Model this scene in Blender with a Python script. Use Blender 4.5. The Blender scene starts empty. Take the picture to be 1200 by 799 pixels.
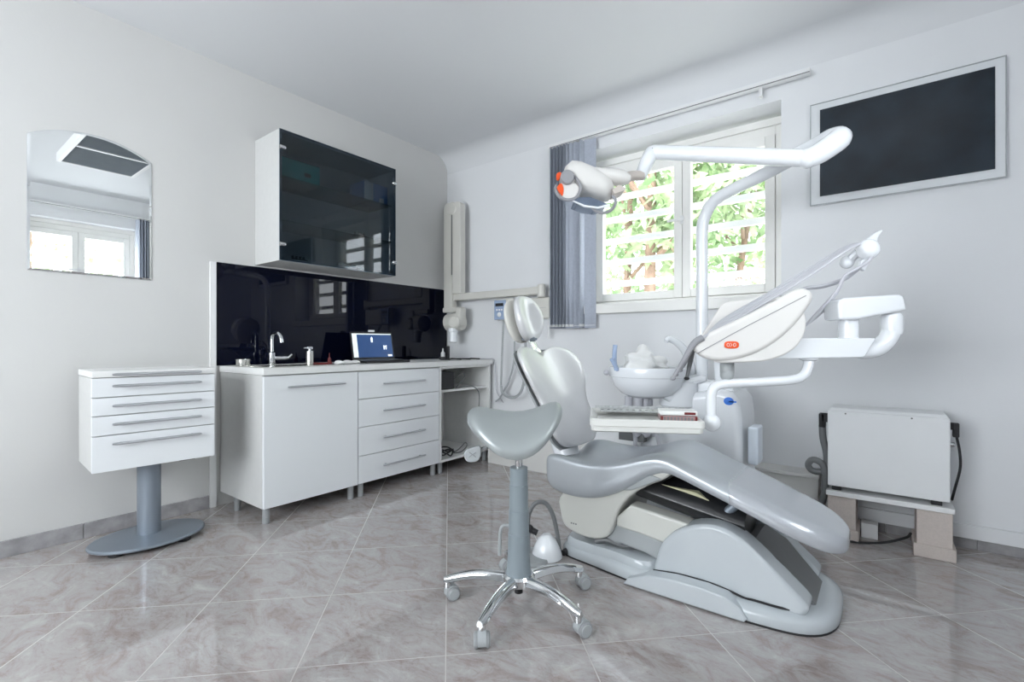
import bpy, bmesh, math, random
from mathutils import Vector, Matrix
random.seed(7)
C = bpy.context.scene.collection
PI = math.pi
def R(d): return math.radians(d)

# ---------------------------------------------------------------- camera model of the photograph
CAMH, F, YAW, HY = 1.0, 568.35, R(37.584), 403.4
ca, sa = math.cos(YAW), math.sin(YAW)
def ray(u, v):
    r = (u-600)/F
    return Vector((ca*r-sa, sa*r+ca, (HY-v)/F))
O = Vector((0, 0, CAMH))
def W(u, v, f): return O + ray(u, v)*f
def PX(u, v, x): d = ray(u, v); return O + d*(x/d.x)
def PY(u, v, y): d = ray(u, v); return O + d*(y/d.y)
RIGHT = Vector((ca, sa, 0)); FWD = Vector((-sa, ca, 0)); UP = Vector((0, 0, 1))

# ---------------------------------------------------------------- materials
def mat(name, col, rough=.5, metal=0., spec=.5, coat=0., bump=0., bscale=40., var=0., vscale=6., sheen=0., trans=0., emis=None, es=0.):
    m = bpy.data.materials.new(name); m.use_nodes = True
    nt = m.node_tree; b = nt.nodes['Principled BSDF']
    b.inputs['Base Color'].default_value = (*col, 1); b.inputs['Roughness'].default_value = rough
    b.inputs['Metallic'].default_value = metal; b.inputs['Specular IOR Level'].default_value = spec
    b.inputs['Coat Weight'].default_value = coat; b.inputs['Coat Roughness'].default_value = .08
    if sheen: b.inputs['Sheen Weight'].default_value = sheen
    if trans: b.inputs['Transmission Weight'].default_value = trans
    if emis: b.inputs['Emission Color'].default_value = (*emis, 1); b.inputs['Emission Strength'].default_value = es
    if bump or var:
        tc = nt.nodes.new('ShaderNodeNewGeometry')
        if bump:
            n = nt.nodes.new('ShaderNodeTexNoise'); n.inputs['Scale'].default_value = bscale; n.inputs['Detail'].default_value = 3
            nt.links.new(tc.outputs['Position'], n.inputs['Vector'])
            bp = nt.nodes.new('ShaderNodeBump'); bp.inputs['Strength'].default_value = bump; bp.inputs['Distance'].default_value = .01
            nt.links.new(n.outputs['Fac'], bp.inputs['Height']); nt.links.new(bp.outputs['Normal'], b.inputs['Normal'])
        if var:
            n = nt.nodes.new('ShaderNodeTexNoise'); n.inputs['Scale'].default_value = vscale; n.inputs['Detail'].default_value = 4
            nt.links.new(tc.outputs['Position'], n.inputs['Vector'])
            r = nt.nodes.new('ShaderNodeValToRGB')
            r.color_ramp.elements[0].position = .3; r.color_ramp.elements[1].position = .7
            r.color_ramp.elements[0].color = (*[max(0, c*(1-var)) for c in col], 1)
            r.color_ramp.elements[1].color = (*[min(1, c*(1+var)) for c in col], 1)
            nt.links.new(n.outputs['Fac'], r.inputs['Fac']); nt.links.new(r.outputs['Color'], b.inputs['Base Color'])
    return m

def pane_mat(name, tint, gloss=1.0, rough=.0):
    m = bpy.data.materials.new(name); m.use_nodes = True; nt = m.node_tree; nt.nodes.clear()
    o = nt.nodes.new('ShaderNodeOutputMaterial'); t = nt.nodes.new('ShaderNodeBsdfTransparent'); g = nt.nodes.new('ShaderNodeBsdfGlossy')
    t.inputs['Color'].default_value = (*tint, 1); g.inputs['Roughness'].default_value = rough
    fr = nt.nodes.new('ShaderNodeLayerWeight'); fr.inputs['Blend'].default_value = .5
    pw = nt.nodes.new('ShaderNodeMath'); pw.operation = 'POWER'; pw.inputs[1].default_value = 5
    ad = nt.nodes.new('ShaderNodeMath'); ad.operation = 'MULTIPLY_ADD'; ad.inputs[1].default_value = .8; ad.inputs[2].default_value = .045
    mu = nt.nodes.new('ShaderNodeMath'); mu.operation = 'MULTIPLY'; mu.inputs[1].default_value = gloss; mu.use_clamp = True
    mx = nt.nodes.new('ShaderNodeMixShader')
    L = nt.links.new
    L(fr.outputs['Facing'], pw.inputs[0]); L(pw.outputs[0], ad.inputs[0]); L(ad.outputs[0], mu.inputs[0]); L(mu.outputs[0], mx.inputs[0]); L(t.outputs[0], mx.inputs[1]); L(g.outputs[0], mx.inputs[2]); L(mx.outputs[0], o.inputs[0])
    return m

M = {}
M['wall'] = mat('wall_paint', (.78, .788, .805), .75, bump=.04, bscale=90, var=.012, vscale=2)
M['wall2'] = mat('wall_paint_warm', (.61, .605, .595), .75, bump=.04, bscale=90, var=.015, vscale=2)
M['ceil'] = mat('ceiling_paint', (.72, .73, .745), .8, bump=.03, bscale=80)
M['lacquer'] = mat('white_lacquer', (.80, .82, .84), .3, bump=.01, bscale=8)
M['carcass'] = mat('shaded_melamine', (.61, .61, .60), .45, var=.02, vscale=30)  # white board greyed: shade of the cabinet sides put into the colour
M['worktop'] = mat('worktop_laminate', (.80, .80, .79), .4, var=.02, vscale=40)
M['alu'] = mat('brushed_aluminium', (.55, .56, .59), .32, metal=1, bump=.03, bscale=200)
M['greymetal'] = mat('grey_painted_metal', (.27, .31, .36), .38, metal=.5, bump=.01)
M['chrome'] = mat('chrome', (.72, .73, .74), .07, metal=1, var=.03)
M['steel'] = mat('stainless_steel', (.62, .61, .58), .22, metal=1, var=.05, vscale=20)
M['leggrey'] = mat('grey_plastic_leg', (.30, .31, .32), .4, var=.03)
M['black'] = mat('black_plastic', (.012, .012, .014), .4, var=.1)
M['rubber'] = mat('black_rubber', (.02, .02, .022), .65, var=.1)
M['backsplash'] = mat('black_blue_glass', (.002, .003, .011), .02, spec=.28, var=.02)
M['screen'] = mat('dark_screen', (.014, .022, .032), .16, spec=.45, var=.35, vscale=5)
M['tvframe'] = mat('white_monitor_frame', (.72, .74, .76), .4, var=.01)
M['mirror'] = mat('mirror_silver', (.93, .95, .95), .005, metal=1, var=.003)
M['frame'] = mat('cream_window_paint', (.87, .86, .83), .4, bump=.02, bscale=60, var=.02)
M['glass'] = pane_mat('window_glass', (.97, .98, .98), .8)
M['smoke'] = pane_mat('smoked_glass', (.43, .48, .52), .9)
M['shelfglass'] = pane_mat('shelf_glass', (.75, .86, .84), 1.2)
M['bars'] = mat('white_shutter_bar', (.90, .90, .90), .5, var=.02)
M['xray'] = mat('ivory_plastic', (.66, .645, .60), .4, var=.015)
M['slat'] = mat('grey_blue_fabric', (.40, .43, .50), .85, bump=.1, bscale=300, var=.06, vscale=60)
M['silver'] = mat('silver_vinyl', (.50, .53, .56), .36, metal=.45, coat=.15, bump=.02, bscale=150, var=.02, vscale=10)
M['pearl'] = mat('pearl_vinyl', (.72, .72, .73), .30, metal=.25, coat=.2, bump=.02, bscale=150, var=.02, vscale=10)
M['stoolvinyl'] = mat('stool_vinyl', (.40, .43, .435), .36, metal=.4, coat=.1, bump=.02, bscale=150, var=.02)
M['cover'] = mat('light_grey_cover', (.50, .535, .56), .24, coat=.3, var=.01)
M['cream'] = mat('cream_cover', (.60, .60, .56), .35, coat=.2, var=.01)
M['dark'] = mat('dark_bellows', (.018, .018, .02), .3, coat=.3, bump=.05, bscale=30)
M['unit'] = mat('white_gloss_plastic', (.82, .84, .87), .22, coat=.3, var=.008)
M['shell'] = mat('warm_white_plastic', (.76, .74, .72), .42, spec=.35, var=.008)
M['hose'] = mat('grey_hose', (.52, .52, .56), .4, var=.03)
M['handp'] = mat('dark_grey_plastic', (.16, .165, .17), .4, var=.05)
M['orange'] = mat('orange_plastic', (.85, .10, .02), .3, var=.05)
M['blue'] = mat('blue_badge', (.02, .18, .72), .3, var=.05)
M['lens'] = mat('lamp_reflector', (.22, .27, .36), .08, metal=.9, var=.1)
M['greyring'] = mat('grey_grip', (.30, .30, .32), .4, var=.03)
M['ltgrey'] = mat('light_grey_plastic', (.40, .42, .43), .4, var=.02)
M['stooltube'] = mat('blue_grey_plastic', (.235, .275, .30), .42, var=.02)
M['tray'] = mat('tray_plastic', (.72, .72, .69), .3, coat=.2, var=.01)
M['trayin'] = mat('perforated_metal', (.55, .56, .57), .35, metal=.5, var=.2, vscale=70)
M['boxw'] = mat('autoclave_enamel', (.76, .77, .78), .35, bump=.015, bscale=60, var=.015)
M['block'] = mat('beige_chipboard', (.60, .53, .49), .6, bump=.05, bscale=160, var=.05, vscale=120)
M['white'] = mat('white_plastic', (.80, .80, .80), .4, var=.01)
M['teal'] = mat('teal_cardboard', (.0, .55, .50), .6, var=.08)
M['bluebox'] = mat('blue_cardboard', (.10, .28, .60), .6, var=.1)
M['paper'] = mat('white_paper', (.82, .82, .81), .8, bump=.2, bscale=30)
M['red'] = mat('red_plastic', (.14, .012, .012), .4, var=.05)
M['pinkclear'] = mat('clear_pink_plastic', (.75, .50, .50), .15, trans=.55, var=.05)
M['paleblue'] = mat('pale_blue_plastic', (.72, .78, .86), .25, var=.05)
M['blueclear'] = mat('blue_clear_plastic', (.50, .62, .85), .2, trans=.3, var=.05)
M['lcd'] = mat('laptop_screen', (.02, .05, .14), .2, emis=(.02, .06, .17), es=.6, var=.1)
M['lcdlite'] = mat('laptop_screen_panel', (.6, .65, .65), .3, emis=(.75, .82, .80), es=.6, var=.02)
M['lcdwhite'] = mat('xray_picture', (.8, .85, .9), .3, emis=(.8, .88, 1), es=.8, var=.1)
M['trunk'] = mat('bark', (.23, .15, .11), .9, bump=.5, bscale=30, var=.25, vscale=12)
M['lawn'] = mat('pale_garden_paving', (.72, .72, .68), .9, bump=.3, bscale=30, var=.08, vscale=4)
M['louvre'] = mat('lamp_louvre', (.30, .33, .36), .6, var=.05)
M['tan'] = mat('tan_plastic', (.56, .50, .46), .4, var=.02)
M['duct'] = mat('duct_paint', (.70, .69, .67), .6, bump=.02, var=.015)
M['yellow'] = mat('pale_yellow_plastic', (.60, .58, .38), .4, var=.02)

def leaf_mat(name, a, b):
    m = bpy.data.materials.new(name); m.use_nodes = True; nt = m.node_tree; nt.nodes.clear(); L = nt.links.new
    o = nt.nodes.new('ShaderNodeOutputMaterial'); d = nt.nodes.new('ShaderNodeBsdfDiffuse'); t = nt.nodes.new('ShaderNodeBsdfTranslucent')
    mx = nt.nodes.new('ShaderNodeMixShader'); mx.inputs[0].default_value = .45
    g = nt.nodes.new('ShaderNodeNewGeometry'); n = nt.nodes.new('ShaderNodeTexNoise'); n.inputs['Scale'].default_value = 5; n.inputs['Detail'].default_value = 6
    r = nt.nodes.new('ShaderNodeValToRGB'); r.color_ramp.elements[0].color = (*a, 1); r.color_ramp.elements[1].color = (*b, 1)
    r.color_ramp.elements[0].position = .35; r.color_ramp.elements[1].position = .65
    L(g.outputs['Position'], n.inputs['Vector']); L(n.outputs['Fac'], r.inputs['Fac']); L(r.outputs['Color'], d.inputs['Color']); L(r.outputs['Color'], t.inputs['Color'])
    L(d.outputs[0], mx.inputs[1]); L(t.outputs[0], mx.inputs[2]); L(mx.outputs[0], o.inputs[0])
    return m
M['leafA'] = leaf_mat('leaf_light', (.15, .25, .11), (.46, .56, .36))
M['leafB'] = leaf_mat('leaf_yellow', (.21, .30, .14), (.56, .64, .43))
M['leafC'] = leaf_mat('leaf_deep', (.10, .17, .09), (.33, .43, .27))

def floor_mat():
    m = bpy.data.materials.new('marbled_tiles'); m.use_nodes = True; nt = m.node_tree; b = nt.nodes['Principled BSDF']; L = nt.links.new
    N = nt.nodes.new
    def math_(op, a=None, bb=None, v=None):
        n = N('ShaderNodeMath'); n.operation = op
        if a is not None:
            if isinstance(a, (int, float)): n.inputs[0].default_value = a
            else: L(a, n.inputs[0])
        if bb is not None:
            if isinstance(bb, (int, float)): n.inputs[1].default_value = bb
            else: L(bb, n.inputs[1])
        return n.outputs[0]
    g = N('ShaderNodeNewGeometry'); s = N('ShaderNodeSeparateXYZ'); L(g.outputs['Position'], s.inputs[0])
    k = math.sqrt(.5)
    A = math_('MULTIPLY', math_('ADD', s.outputs[0], s.outputs[1]), k)
    B = math_('MULTIPLY', math_('SUBTRACT', s.outputs[1], s.outputs[0]), k)
    ta = math_('DIVIDE', math_('SUBTRACT', A, -.010), .455); tb = math_('DIVIDE', math_('SUBTRACT', B, 1.573), .438)
    fa, fb = math_('FRACT', ta), math_('FRACT', tb); ia, ib = math_('FLOOR', ta), math_('FLOOR', tb)
    def edge(f): return math_('MINIMUM', f, math_('SUBTRACT', 1., f))
    ga = math_('LESS_THAN', edge(fa), .0042); gb = math_('LESS_THAN', edge(fb), .0032)
    grout = math_('MAXIMUM', ga, gb)
    cv = N('ShaderNodeCombineXYZ'); L(ia, cv.inputs[0]); L(ib, cv.inputs[1])
    wn = N('ShaderNodeTexWhiteNoise'); L(cv.outputs[0], wn.inputs['Vector'])
    off = N('ShaderNodeVectorMath'); off.operation = 'SCALE'; off.inputs['Scale'].default_value = 9; L(wn.outputs['Color'], off.inputs[0])
    cc = N('ShaderNodeCombineXYZ'); L(math_('MULTIPLY', s.outputs[0], 1.0), cc.inputs[0]); L(math_('MULTIPLY', s.outputs[1], 1.7), cc.inputs[1])
    add = N('ShaderNodeVectorMath'); add.operation = 'ADD'; L(cc.outputs[0], add.inputs[0]); L(off.outputs[0], add.inputs[1])
    def noise(sc, det, rough, dist):
        n = N('ShaderNodeTexNoise'); n.inputs['Scale'].default_value = sc; n.inputs['Detail'].default_value = det; n.inputs['Roughness'].default_value = rough; n.inputs['Distortion'].default_value = dist
        L(add.outputs[0], n.inputs['Vector']); return n.outputs['Fac']
    def ramp(f, stops):
        r = N('ShaderNodeValToRGB'); c_ = r.color_ramp
        c_.elements[0].position = stops[0][0]; c_.elements[0].color = (*stops[0][1], 1); c_.elements[1].position = stops[-1][0]; c_.elements[1].color = (*stops[-1][1], 1)
        for p, c in stops[1:-1]: e = c_.elements.new(p); e.color = (*c, 1)
        L(f, r.inputs['Fac']); return r.outputs[0]
    base = ramp(noise(5.0, 12, .74, 1.3), [(.30, (.28, .228, .22)), (.41, (.355, .308, .297)), (.49, (.415, .388, .38)), (.58, (.45, .432, .428)), (.70, (.56, .545, .54))])
    fine = ramp(noise(15, 12, .75, 2.0), [(.30, (.66, .58, .56)), (.45, (.95, .92, .91)), (.56, (1, 1, 1)), (.72, (.80, .79, .80))])
    mu = N('ShaderNodeMix'); mu.data_type = 'RGBA'; mu.blend_type = 'MULTIPLY'; mu.inputs[0].default_value = .85
    L(base, mu.inputs[6]); L(fine, mu.inputs[7])
    mg = N('ShaderNodeMix'); mg.data_type = 'RGBA'; L(grout, mg.inputs[0]); L(mu.outputs[2], mg.inputs[6]); mg.inputs[7].default_value = (.52, .49, .475, 1)
    L(mg.outputs[2], b.inputs['Base Color'])
    rr = math_('ADD', .035, math_('MULTIPLY', grout, .35)); L(rr, b.inputs['Roughness'])
    b.inputs['Specular IOR Level'].default_value = .9
    bp = N('ShaderNodeBump'); bp.inputs['Strength'].default_value = .25; bp.inputs['Distance'].default_value = .002
    L(math_('SUBTRACT', 1., grout), bp.inputs['Height']); L(bp.outputs[0], b.inputs['Normal'])
    return m
M['floor'] = floor_mat()

def stone_mat():
    return mat('grey_marble_skirting', (.33, .32, .33), .25, var=.22, vscale=14)
M['skirt'] = stone_mat()

# ---------------------------------------------------------------- mesh helpers
def nb(): return bmesh.new()
def bx(bm, lo, hi, bev=0., seg=2, mtx=None):
    lo = Vector(lo); hi = Vector(hi)
    lo, hi = Vector([min(a, b) for a, b in zip(lo, hi)]), Vector([max(a, b) for a, b in zip(lo, hi)])
    t = bmesh.new(); bmesh.ops.create_cube(t, size=1)
    bmesh.ops.transform(t, matrix=Matrix.Translation((lo+hi)/2) @ Matrix.Diagonal((*(hi-lo), 1)), verts=t.verts)
    if bev: bmesh.ops.bevel(t, geom=t.edges[:], offset=bev, segments=seg, profile=.5, affect='EDGES')
    if mtx: bmesh.ops.transform(t, matrix=mtx, verts=t.verts)
    merge(bm, t); return bm
def merge(bm, t):
    me = bpy.data.meshes.new('tmp'); t.to_mesh(me); t.free(); bm.from_mesh(me); bpy.data.meshes.remove(me)
def smooth_path(pts, k=6, closed=False):
    pts = [Vector(p) for p in pts]; n = len(pts); out = []
    if n < 3: return pts
    rng = range(n) if closed else range(n-1)
    for i in rng:
        p0 = pts[(i-1) % n] if (closed or i > 0) else pts[i]*2-pts[i+1]
        p1 = pts[i]; p2 = pts[(i+1) % n]
        p3 = pts[(i+2) % n] if (closed or i+2 < n) else p2*2-p1
        for j in range(k):
            t = j/k
            out.append(.5*((2*p1)+(p2-p0)*t+(2*p0-5*p1+4*p2-p3)*t*t+(3*p1-p0-3*p2+p3)*t**3))
    if not closed: out.append(pts[-1])
    return out
def tube(bm, pts, r, n=10, k=0, closed=False, cap=True):
    """r may be a number or a list (one radius per given point)"""
    pts = [Vector(p) for p in pts]
    rs = r if isinstance(r, (list, tuple)) else [r]*len(pts)
    if k:
        sp = smooth_path(pts, k, closed); m = len(sp); L0 = len(pts)
        rr = []
        for i in range(m):
            t = i/k; a = int(t); f = t-a
            rr.append(rs[a % L0]*(1-f)+rs[(a+1) % L0]*f if (closed or a+1 < L0) else rs[-1])
        pts, rs = sp, rr
    N = len(pts); rings = []; prev = None
    for i, p in enumerate(pts):
        if closed: d = pts[(i+1) % N]-pts[i-1]
        else: d = (pts[min(i+1, N-1)]-pts[max(i-1, 0)])
        d.normalize()
        if prev is None:
            a = Vector((0, 0, 1)) if abs(d.z) < .9 else Vector((1, 0, 0)); prev = (a-d*a.dot(d)).normalized()
        else:
            prev = (prev-d*prev.dot(d))
            prev = prev.normalized() if prev.length > 1e-6 else d.orthogonal().normalized()
        b = d.cross(prev)
        rings.append([bm.verts.new(p+(prev*math.cos(2*PI*j/n)+b*math.sin(2*PI*j/n))*rs[i]) for j in range(n)])
    skin(bm, rings, closed, cap); return bm
def skin(bm, rings, closed=False, cap=True, ringclosed=True):
    n = len(rings[0]); N = len(rings)
    for i in range(N if closed else N-1):
        a, b = rings[i], rings[(i+1) % N]
        for j in range(n if ringclosed else n-1):
            try: bm.faces.new((a[j], a[(j+1) % n], b[(j+1) % n], b[j]))
            except ValueError: pass
    if cap and not closed:
        for rg in (rings[0], rings[-1]):
            try: bm.faces.new(rg)
            except ValueError: pass
def loft(bm, rings, cap=True, closed=False):
    vs = [[bm.verts.new(Vector(p)) for p in rg] for rg in rings]; skin(bm, vs, closed, cap); return bm
def lathe(bm, prof, c=(0, 0, 0), n=32, axis=(0, 0, 1), sx=1., sy=1.):
    q = Vector((0, 0, 1)).rotation_difference(Vector(axis).normalized()); c = Vector(c)
    rings = []
    for r, z in prof:
        r = max(r, 1e-4)
        rings.append([c+q @ Vector((r*math.cos(2*PI*j/n)*sx, r*math.sin(2*PI*j/n)*sy, z)) for j in range(n)])
    return loft(bm, rings)
def cyl(bm, a, b, r, n=20, bev=0.):
    a = Vector(a); b = Vector(b); h = (b-a).length
    if bev: pr = [(r-bev, 0), (r, bev), (r, h-bev), (r-bev, h)]
    else: pr = [(r, 0), (r, h)]
    return lathe(bm, pr, a, n, b-a)
def ball(bm, c, r, n=16, s=(1, 1, 1), rot=None):
    t = bmesh.new(); bmesh.ops.create_uvsphere(t, u_segments=n*2, v_segments=n, radius=1)
    mt = Matrix.Translation(Vector(c)) @ (rot.to_4x4() if rot else Matrix.Identity(4)) @ Matrix.Diagonal((r*s[0], r*s[1], r*s[2], 1))
    bmesh.ops.transform(t, matrix=mt, verts=t.verts); merge(bm, t); return bm
def prism(bm, pts, vec, bev=0., seg=3, center=False):
    """extrude the polygon pts (3-D points) along vec; bevel the rims"""
    vec = Vector(vec); pts = [Vector(p) for p in pts]
    if center: pts = [p-vec/2 for p in pts]
    t = bmesh.new()
    a = [t.verts.new(p) for p in pts]; b = [t.verts.new(p+vec) for p in pts]; n = len(pts)
    fa = t.faces.new(a); fb = t.faces.new(b)
    for i in range(n): t.faces.new((a[i], a[(i+1) % n], b[(i+1) % n], b[i]))
    bmesh.ops.recalc_face_normals(t, faces=t.faces)
    if bev:
        ed = list(set(fa.edges[:]+fb.edges[:]))
        bmesh.ops.bevel(t, geom=ed, offset=bev, segments=seg, profile=.5, affect='EDGES', clamp_overlap=True)
    merge(bm, t); return bm
def cr(pts, k=4): return smooth_path(pts, k, True)
def frame(bm, o, X, Y, Z, w, h, t, d, bev=0.):
    """rectangular frame w x h, bar t, depth d; o = lower left front corner"""
    mt = Matrix((( X[0], Y[0], Z[0], o[0]), (X[1], Y[1], Z[1], o[1]), (X[2], Y[2], Z[2], o[2]), (0, 0, 0, 1)))
    bx(bm, (0, 0, 0), (t, d, h), bev, 1, mt); bx(bm, (w-t, 0, 0), (w, d, h), bev, 1, mt)
    bx(bm, (t, 0, 0), (w-t, d, t), bev, 1, mt); bx(bm, (t, 0, h-t), (w-t, d, h), bev, 1, mt)

WM = {}
def finish(name, bm, m, sharp=35):
    bmesh.ops.recalc_face_normals(bm, faces=bm.faces)
    me = bpy.data.meshes.new(name); bm.to_mesh(me); bm.free()
    for p in me.polygons: p.use_smooth = True
    me.set_sharp_from_angle(angle=R(sharp))
    me.materials.append(M[m] if isinstance(m, str) else m)
    o = bpy.data.objects.new(name, me); C.objects.link(o)
    if sharp <= 50 and len(me.polygons) < 6000:
        wn = o.modifiers.new('weighted_normals', 'WEIGHTED_NORMAL'); wn.keep_sharp = True; wn.weight = 80
    return o
def part(name, bm, m, parent, label=None, sharp=35):
    mw = WM[parent.name]
    bmesh.ops.transform(bm, matrix=mw.inverted(), verts=bm.verts)
    o = finish(name, bm, m, sharp); o.parent = parent; WM[o.name] = mw.copy()
    if label: o['label'] = label
    return o
def thing(name, label, cat, loc, rotz=0., group=None):
    o = bpy.data.objects.new(name, None); C.objects.link(o); o.empty_display_size = .05
    o.location = loc; o.rotation_euler = (0, 0, rotz); o['label'] = label; o['category'] = cat
    if group: o['group'] = group
    WM[o.name] = Matrix.Translation(Vector(loc)) @ Matrix.Rotation(rotz, 4, 'Z'); return o
def solo(name, bm, m, label, cat, loc, group=None, sharp=35):
    loc = Vector(loc); bmesh.ops.translate(bm, vec=-loc, verts=bm.verts)
    o = finish(name, bm, m, sharp); o.location = loc; o['label'] = label; o['category'] = cat
    if group: o['group'] = group
    WM[o.name] = Matrix.Translation(loc); return o
def struct(name, bm, m, parent=None, sharp=35):
    if parent: return part(name, bm, m, parent, None, sharp)
    o = finish(name, bm, m, sharp); o['kind'] = 'structure'; WM[o.name] = Matrix.Identity(4); return o
def sroot(name, loc):
    o = bpy.data.objects.new(name, None); C.objects.link(o); o.location = loc; o['kind'] = 'structure'; o.empty_display_size = .05
    WM[o.name] = Matrix.Translation(Vector(loc)); return o

# ================================================================ SETTING
WX, WY, XR, YF, H = -3.28, 3.26, .73, -1.8, 2.75
NX0, NX1, NZ0, NZ1, ND = -1.88, -.49, 1.30, 2.455, .24         # window niche in the back wall
bm = nb(); bx(bm, (WX-.4, YF-.2, -.12), (XR+.3, WY+.35, 0)); struct('floor', bm, 'floor')
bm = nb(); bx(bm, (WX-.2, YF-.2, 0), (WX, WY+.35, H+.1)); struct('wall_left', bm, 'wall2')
def wall_holes(bm, fixed_lo, fixed_hi, a0, a1, z0, z1, holes, axis):
    """wall with rectangular holes; axis = 'x' means the wall runs along x"""
    cuts = sorted({a0, a1, *[h[0] for h in holes], *[h[1] for h in holes]})
    def put(p0, p1, q0, q1):
        if axis == 'x': bx(bm, (p0, fixed_lo, q0), (p1, fixed_hi, q1))
        else: bx(bm, (fixed_lo, p0, q0), (fixed_hi, p1, q1))
    for p0, p1 in zip(cuts[:-1], cuts[1:]):
        hs = [h for h in holes if h[0] <= p0+1e-6 and h[1] >= p1-1e-6]
        if not hs: put(p0, p1, z0, z1)
        else: put(p0, p1, z0, hs[0][2]); put(p0, p1, hs[0][3], z1)
bm = nb(); wall_holes(bm, WY, WY+.34, WX, XR+.2, 0, H+.1, [(NX0, NX1, NZ0-.04, NZ1)], 'x'); struct('wall_back', bm, 'wall')
W2 = (.86, 1.92, 1.28, 2.40); W3 = (-1.55, .25, 1.0, 2.40)
bm = nb(); wall_holes(bm, XR, XR+.30, YF-.2, WY+.34, 0, H+.1, [W2], 'y'); struct('wall_right', bm, 'wall')
W4 = (-2.7, -.3, .75, 2.35)  # opening behind the camera, added to let in more light
bm = nb(); wall_holes(bm, YF-.2, YF, WX, XR, 0, H+.1, [W4], 'x'); struct('wall_front', bm, 'wall')
# ceiling with a coved edge along the back wall
bm = nb(); bx(bm, (WX-.2, YF-.2, H), (XR+.3, WY+.35, H+.15))
cv = [(WY+.01, H+.01), (WY+.01, H-.15)]
for i in range(11):
    a = R(i*9); cv.append((WY-.15+.15*math.cos(a), H-.15+.15*math.sin(a)))
cv.append((WY-.15, H+.01))
prism(bm, [(WX, y, z) for y, z in cv], (XR-WX, 0, 0)); 
struct('ceiling', bm, 'ceil', sharp=50)
# skirting tiles
bm = nb()
y = YF
for y0, y1 in ((-1.7, -.28), (-.278, .632), (.634, 1.218)): bx(bm, (WX, y0, 0), (WX+.012, y1, .078), .0015, 1)
struct('baseboard_left', bm, 'skirt')
bm = nb()
for x0, x1 in ((-.285, .0), (.002, .352), (.354, XR)): bx(bm, (x0, WY-.012, 0), (x1, WY, .05), .001, 1)
struct('baseboard_back', bm, 'skirt')
bm = nb(); bx(bm, (-.2885, WY-.022, .05), (XR, WY, .118), .004, 2); struct('trim_3', bm, 'wall')
# low boxed-in duct along the back wall
bm = nb(); bx(bm, (-2.665, WY-.135, 0), (-.29, WY, .262), .004); bx(bm, (-2.665, WY-.15, .262), (-.285, WY, .285), .006); struct('trim_1', bm, 'duct')
bm = nb(); bx(bm, (WX, 1.222, 0), (WX+.018, 1.257, 1.508), .003); struct('trim_2', bm, 'white')

# ---------------- windows
def window(name, axis, along, a0, a1, z0, z1, depth_pos, sgn, mull, bars=True):
    """axis 'x': window lies in plane y=depth_pos, outside = +sgn"""
    root = sroot(name, (a0, depth_pos, z0) if axis == 'x' else (depth_pos, a0, z0))
    def P(a, d, z): return (a, depth_pos+sgn*d, z) if axis == 'x' else (depth_pos+sgn*d, a, z)
    def B(bm, a, b, bev=.004): bx(bm, P(*a), P(*b), bev, 2)
    fw = .05
    bm = nb()
    B(bm, (a0, -.01, z0), (a0+fw, .07, z1)); B(bm, (a1-fw, -.01, z0), (a1, .07, z1)); B(bm, (a0+fw, -.01, z0), (a1-fw, .07, z0+.045)); B(bm, (a0+fw, -.01, z1-.10), (a1-fw, .07, z1))
    B(bm, (a0, -.03, z1-.045), (a1, -.01, z1))
    struct('window_frame', bm, 'frame', root)
    for c0, c1 in ((a0+fw+.002, mull-.001), (mull+.001, a1-fw-.002)):
        sw = .058; zb, zt = z0+.047, z1-.102
        bm = nb()
        B(bm, (c0, -.02, zb), (c0+sw, .03, zt)); B(bm, (c1-sw, -.02, zb), (c1, .03, zt)); B(bm, (c0+sw, -.02, zb), (c1-sw, .03, zb+sw)); B(bm, (c0+sw, -.02, zt-sw), (c1-sw, .03, zt))
        s = struct('casement', bm, 'frame', root)
        bm = nb(); B(bm, (c0+sw-.005, .004, zb+sw-.005), (c1-sw+.005, .009, zt-sw+.005), 0); struct('pane', bm, 'glass', s)
    bm = nb(); zc = (z0+z1)/2+.02
    B(bm, (mull-.012, -.03, zc-.03), (mull+.012, -.02, zc+.03)); B(bm, (mull-.10, -.05, zc-.009), (mull+.02, -.034, zc+.009), .006); B(bm, (mull-.01, -.04, zc-.01), (mull+.01, -.02, zc+.01))
    struct('window_handle', bm, 'white', root)
    bm = nb(); nbar = 7
    if bars:
        for i in range(nbar):
            z = z0+.03+(z1-z0-.10)*i/(nbar-1)*1.0
            if axis == 'x': bx(bm, P(a0-.1, .16, z-.023), P(a1+.1, .19, z+.023), .004)
        struct('shutter_bars', bm, 'bars', root)
    return root
window('window_1', 'x', None, -1.86, -.50, 1.285, 2.43, WY+.20, 1, -1.135)
window('window_2', 'y', None, W2[0], W2[1], W2[2], W2[3], XR+.16, 1, 1.39, False)
window('added_rear_window', 'x', None, W4[0], W4[1], W4[2], W4[3], YF-.12, -1, -1.5, False)  # unseen rear window, added to brighten the room from behind
bm = nb(); bx(bm, (-1.90, WY-.045, 1.225), (-.49, WY+.24, 1.295), .008); struct('trim_4', bm, 'frame')

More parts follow.
